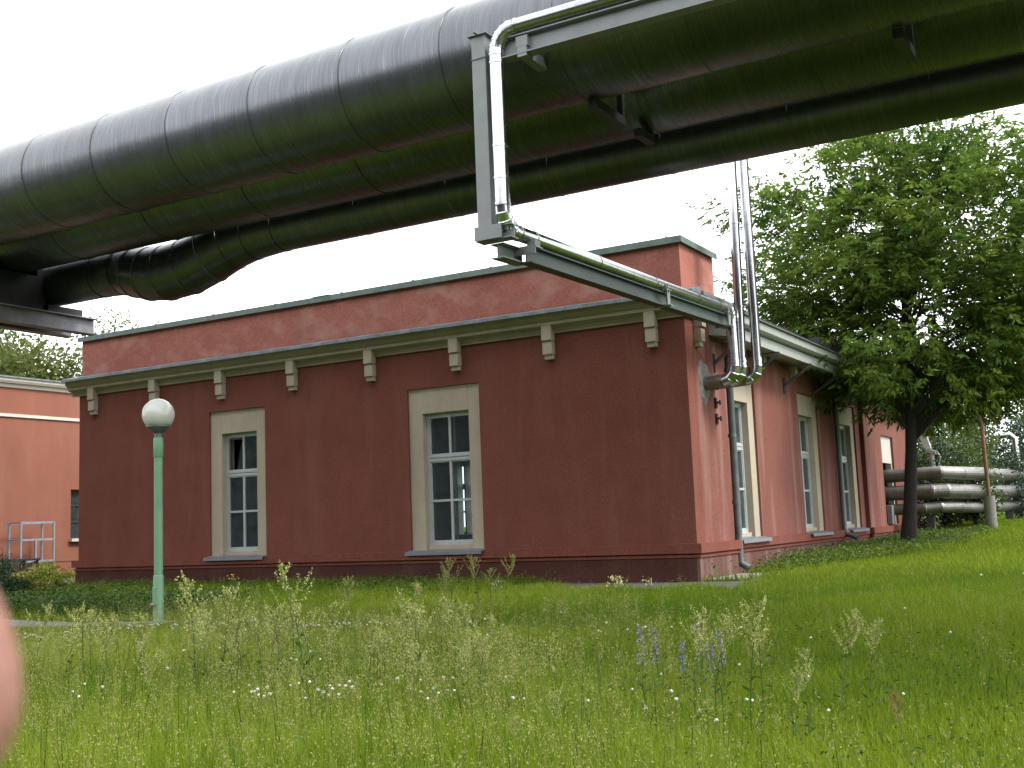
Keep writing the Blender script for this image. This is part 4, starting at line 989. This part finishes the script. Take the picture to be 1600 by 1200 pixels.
# violet flower spikes
def make_spike(seed):
    g = np.random.default_rng(seed); T = thing('violet_flower', (0, 0, 0), 'violet', 'flower', 'violet flower spikes')
    MB().tube([(0, 0, 0), (.01, 0, .25), (.0, .01, .52)], [.004, .003, .0015], 6).build('stem', M['stem'], T)
    n = 90; t = .45 + .55 * g.random(n); a = g.uniform(0, 6.28, n); rr = .010 + .018 * (1 - t)
    P_ = np.stack([rr * np.cos(a), rr * np.sin(a), t * .52], 1); v, f, tt = leaf_quads(P_, np.stack([np.cos(a), np.sin(a), .3 + 0 * a], 1), .018, .014, g.random(n))
    np_mesh('petals', v, f, M['violet'], T)
    n = 8; P_ = np.stack([0 * np.arange(n), 0 * np.arange(n), .04 + .02 * np.arange(n)], 1); v, f, tt = leaf_quads(P_, np.array([[math.cos(k * 2.4), math.sin(k * 2.4), .6] for k in range(n)]), .09, .022, g.random(n)); np_mesh('leaf', v, f, M['weed_leaf'], T, tt)
    return T
vp = make_spike(200)
VL = ['leftmost violet flower spike in the meadow', 'second violet flower spike from the left', 'short violet flower spike left of the leaning sorrel', 'tallest violet flower spike behind the leaning sorrel', 'violet flower spike in the bunch right of the leaning sorrel', 'rightmost violet flower spike of the bunch']
for i, (x, y, h) in enumerate([(2.58, -8.06, 0.50), (2.66, -7.89, 0.48), (2.9, -7.98, 0.40), (2.94, -7.62, 0.50), (3.14, -7.96, 0.40), (3.18, -7.82, 0.45)]):
    o = vp if i == 0 else dup(vp, (x, y, zg1(x, y)))
    o.location = (x, y, zg1(x, y)); o.rotation_euler = (R(rng.normal() * 6), R(rng.normal() * 6), i); o.scale = (h / .52 * 1.15,) * 3; o['label'] = VL[i]; o['group'] = 'violet flower spikes'
# yellow toadflax-like weeds near the wall
def small_flower(x, y, h, mat, label, n=40, sp=.05, r=.018):
    z = zg1(x, y); T = thing('wild_flower', (x, y, z), label, 'flower')
    mb = MB()
    for k in range(5): mb.tube([(x, y, z), (x + rng.normal() * sp, y + rng.normal() * sp, z + h * .9)], [.004, .002], 5)
    mb.build('stem', M['stem'], T)
    P_ = np.stack([x + rng.normal(size=n) * sp, y + rng.normal(size=n) * sp, z + h * (.55 + .45 * rng.random(n))], 1)
    v, f, tt = leaf_quads(P_, rng.normal(size=(n, 3)), r * 1.5, r * 1.1, rng.random(n)); np_mesh('petals', v, f, M[mat], T)
small_flower(-.55, -1.75, .30, 'yellow_petal', 'pale yellow wild flower clump at the pavement edge, larger of the two', 70, .07, .024)
small_flower(-.10, -1.70, .28, 'yellow_petal', 'pale yellow wild flower clump at the pavement edge, smaller one', 30, .035, .022)
small_flower(-8.6, -.9, .32, 'gold_petal', 'golden wild flower at the foot of the wall right of the lamp post', 16, .06, .025)
small_flower(-2.6, -1.6, .22, 'petal', 'small white wild flower beside the pavement', 14, .05, .02)

# clover heads
bm = bmesh.new(); bmesh.ops.create_icosphere(bm, subdivisions=2, radius=.011)
for v_ in bm.verts: v_.co *= 1 + .22 * math.sin(v_.index * 2.4); v_.co.z *= .85
nfc = len(bm.faces)
bmesh.ops.create_cone(bm, segments=5, radius1=.0012, radius2=.0012, depth=.13, cap_ends=False, matrix=Matrix.Translation((0, 0, -.07)))
bm.faces.ensure_lookup_table()
for f_ in bm.faces[nfc:]: f_.material_index = 1
cme = bpy.data.meshes.new('clover_flower'); bm.to_mesh(cme); bm.free(); cme.materials.append(M['petal']); cme.materials.append(M['stem'])
pts = []
for cx, cy, n, sx, sy in [(-5.9, -6.7, 16, .8, .35), (-4.8, -6.9, 22, .7, .3), (-4.2, -6.5, 14, .5, .25), (-2.9, -6.4, 26, .45, .22), (-2.3, -6.1, 34, .5, .2), (-1.8, -5.9, 12, .5, .25), (.75, -9.95, 22, .35, .18), (1.35, -9.8, 14, .35, .25), (-.8, -8.4, 8, .5, .4), (-1.3, -10.6, 9, .5, .35), (.5, -5.3, 8, 1.2, .5), (2.6, -9.1, 16, .9, .6), (4.5, -4, 10, 1.5, 2.0), (1, -8, 14, 2.2, 1.3), (.2, -7, 14, 2.4, .8), (-5.2, -7.2, 20, .8, .3)]:
    for k in range(n): pts.append((cx + rng.normal() * sx, cy + rng.normal() * sy))
for i, (x, y) in enumerate(pts):
    if not bool(notpath(np.array([x]), np.array([y]))[0]): continue
    tl1 = float(tallness(np.array([x]), np.array([y]))[0])
    o = bpy.data.objects.new('clover_flower', cme); col.objects.link(o)
    o.location = (x, y, zg1(x, y) + .15 + .20 * tl1 + .05 * rng.random()); o.scale = (.75 + .5 * rng.random(),) * 3; o.rotation_euler = (rng.normal() * .3, rng.normal() * .3, rng.random() * 6)
    tag(o, 'small white round clover head scattered in the meadow grass', 'flower', 'white clover heads in the grass')

# ------------------------------------------------------------------ photographer's hand with one finger at the lens edge
D_ = .055
tip = CAM + (FW + RT * ((-198 - 800) / 1784.47) - UP * ((1058 - 600) / 1784.47)) * D_
back = (-RT * .86 - FW * .42 - UP * .28).normalized()
dn = -UP; K = 10.0
sk = []; ed = []; rd = []
def node(p, r, prev=None):
    sk.append(p); rd.append(r)
    if prev is not None: ed.append((prev, len(sk) - 1))
    return len(sk) - 1
palm = node(back * .115 + dn * .035, .026)
wrist = node(back * .175 + dn * .055, .024, palm); node(back * .235 + dn * .08, .027, wrist)
kn = node(back * .088 + dn * .014, .0125, palm); m1 = node(back * .052 + dn * .0, .0098, kn); m2 = node(back * .024, .0086, m1); m3 = node(back * .006, .0078, m2); m4 = node(back * -.002, .0066, m3); node(back * -.0068, .0038, m4)
for k, (off, ln) in enumerate(((.024, 1.0), (.043, .93), (.061, .78))):
    b_ = node(back * (.085 + .006 * k) + dn * (.014 + off), .0115, palm); c_ = node(back * (.055 + .008 * k) + dn * (.012 + off) - FW * .014, .0094, b_)
    e_ = node(back * (.062 + .008 * k) + dn * (.014 + off) - FW * .040, .0085, c_); node(back * (.082 + .008 * k) + dn * (.016 + off) - FW * .042, .0075, e_)
th = node(back * .112 + dn * .018 - FW * .034, .0125, palm); t2_ = node(back * .084 + dn * .004 - FW * .052, .0105, th); node(back * .056 + dn * .0 - FW * .056, .0088, t2_)
me = bpy.data.meshes.new('hand'); me.from_pydata([tuple(v * K) for v in sk], ed, [])
T = thing('person', tip, 'blurred pink fingertip of the photographer intruding at the lower left edge', 'person')
ho = bpy.data.objects.new('hand', me); col.objects.link(ho); ho.parent = T; ho.scale = (1 / K,) * 3; me.materials.append(M['skin'])
sm_ = ho.modifiers.new('skin', 'SKIN')
for v_, r in zip(me.skin_vertices[0].data, rd): v_.radius = (r * K * 1.28, r * K * 1.28)
me.skin_vertices[0].data[0].use_root = True
ho.modifiers.new('sub', 'SUBSURF').render_levels = 2
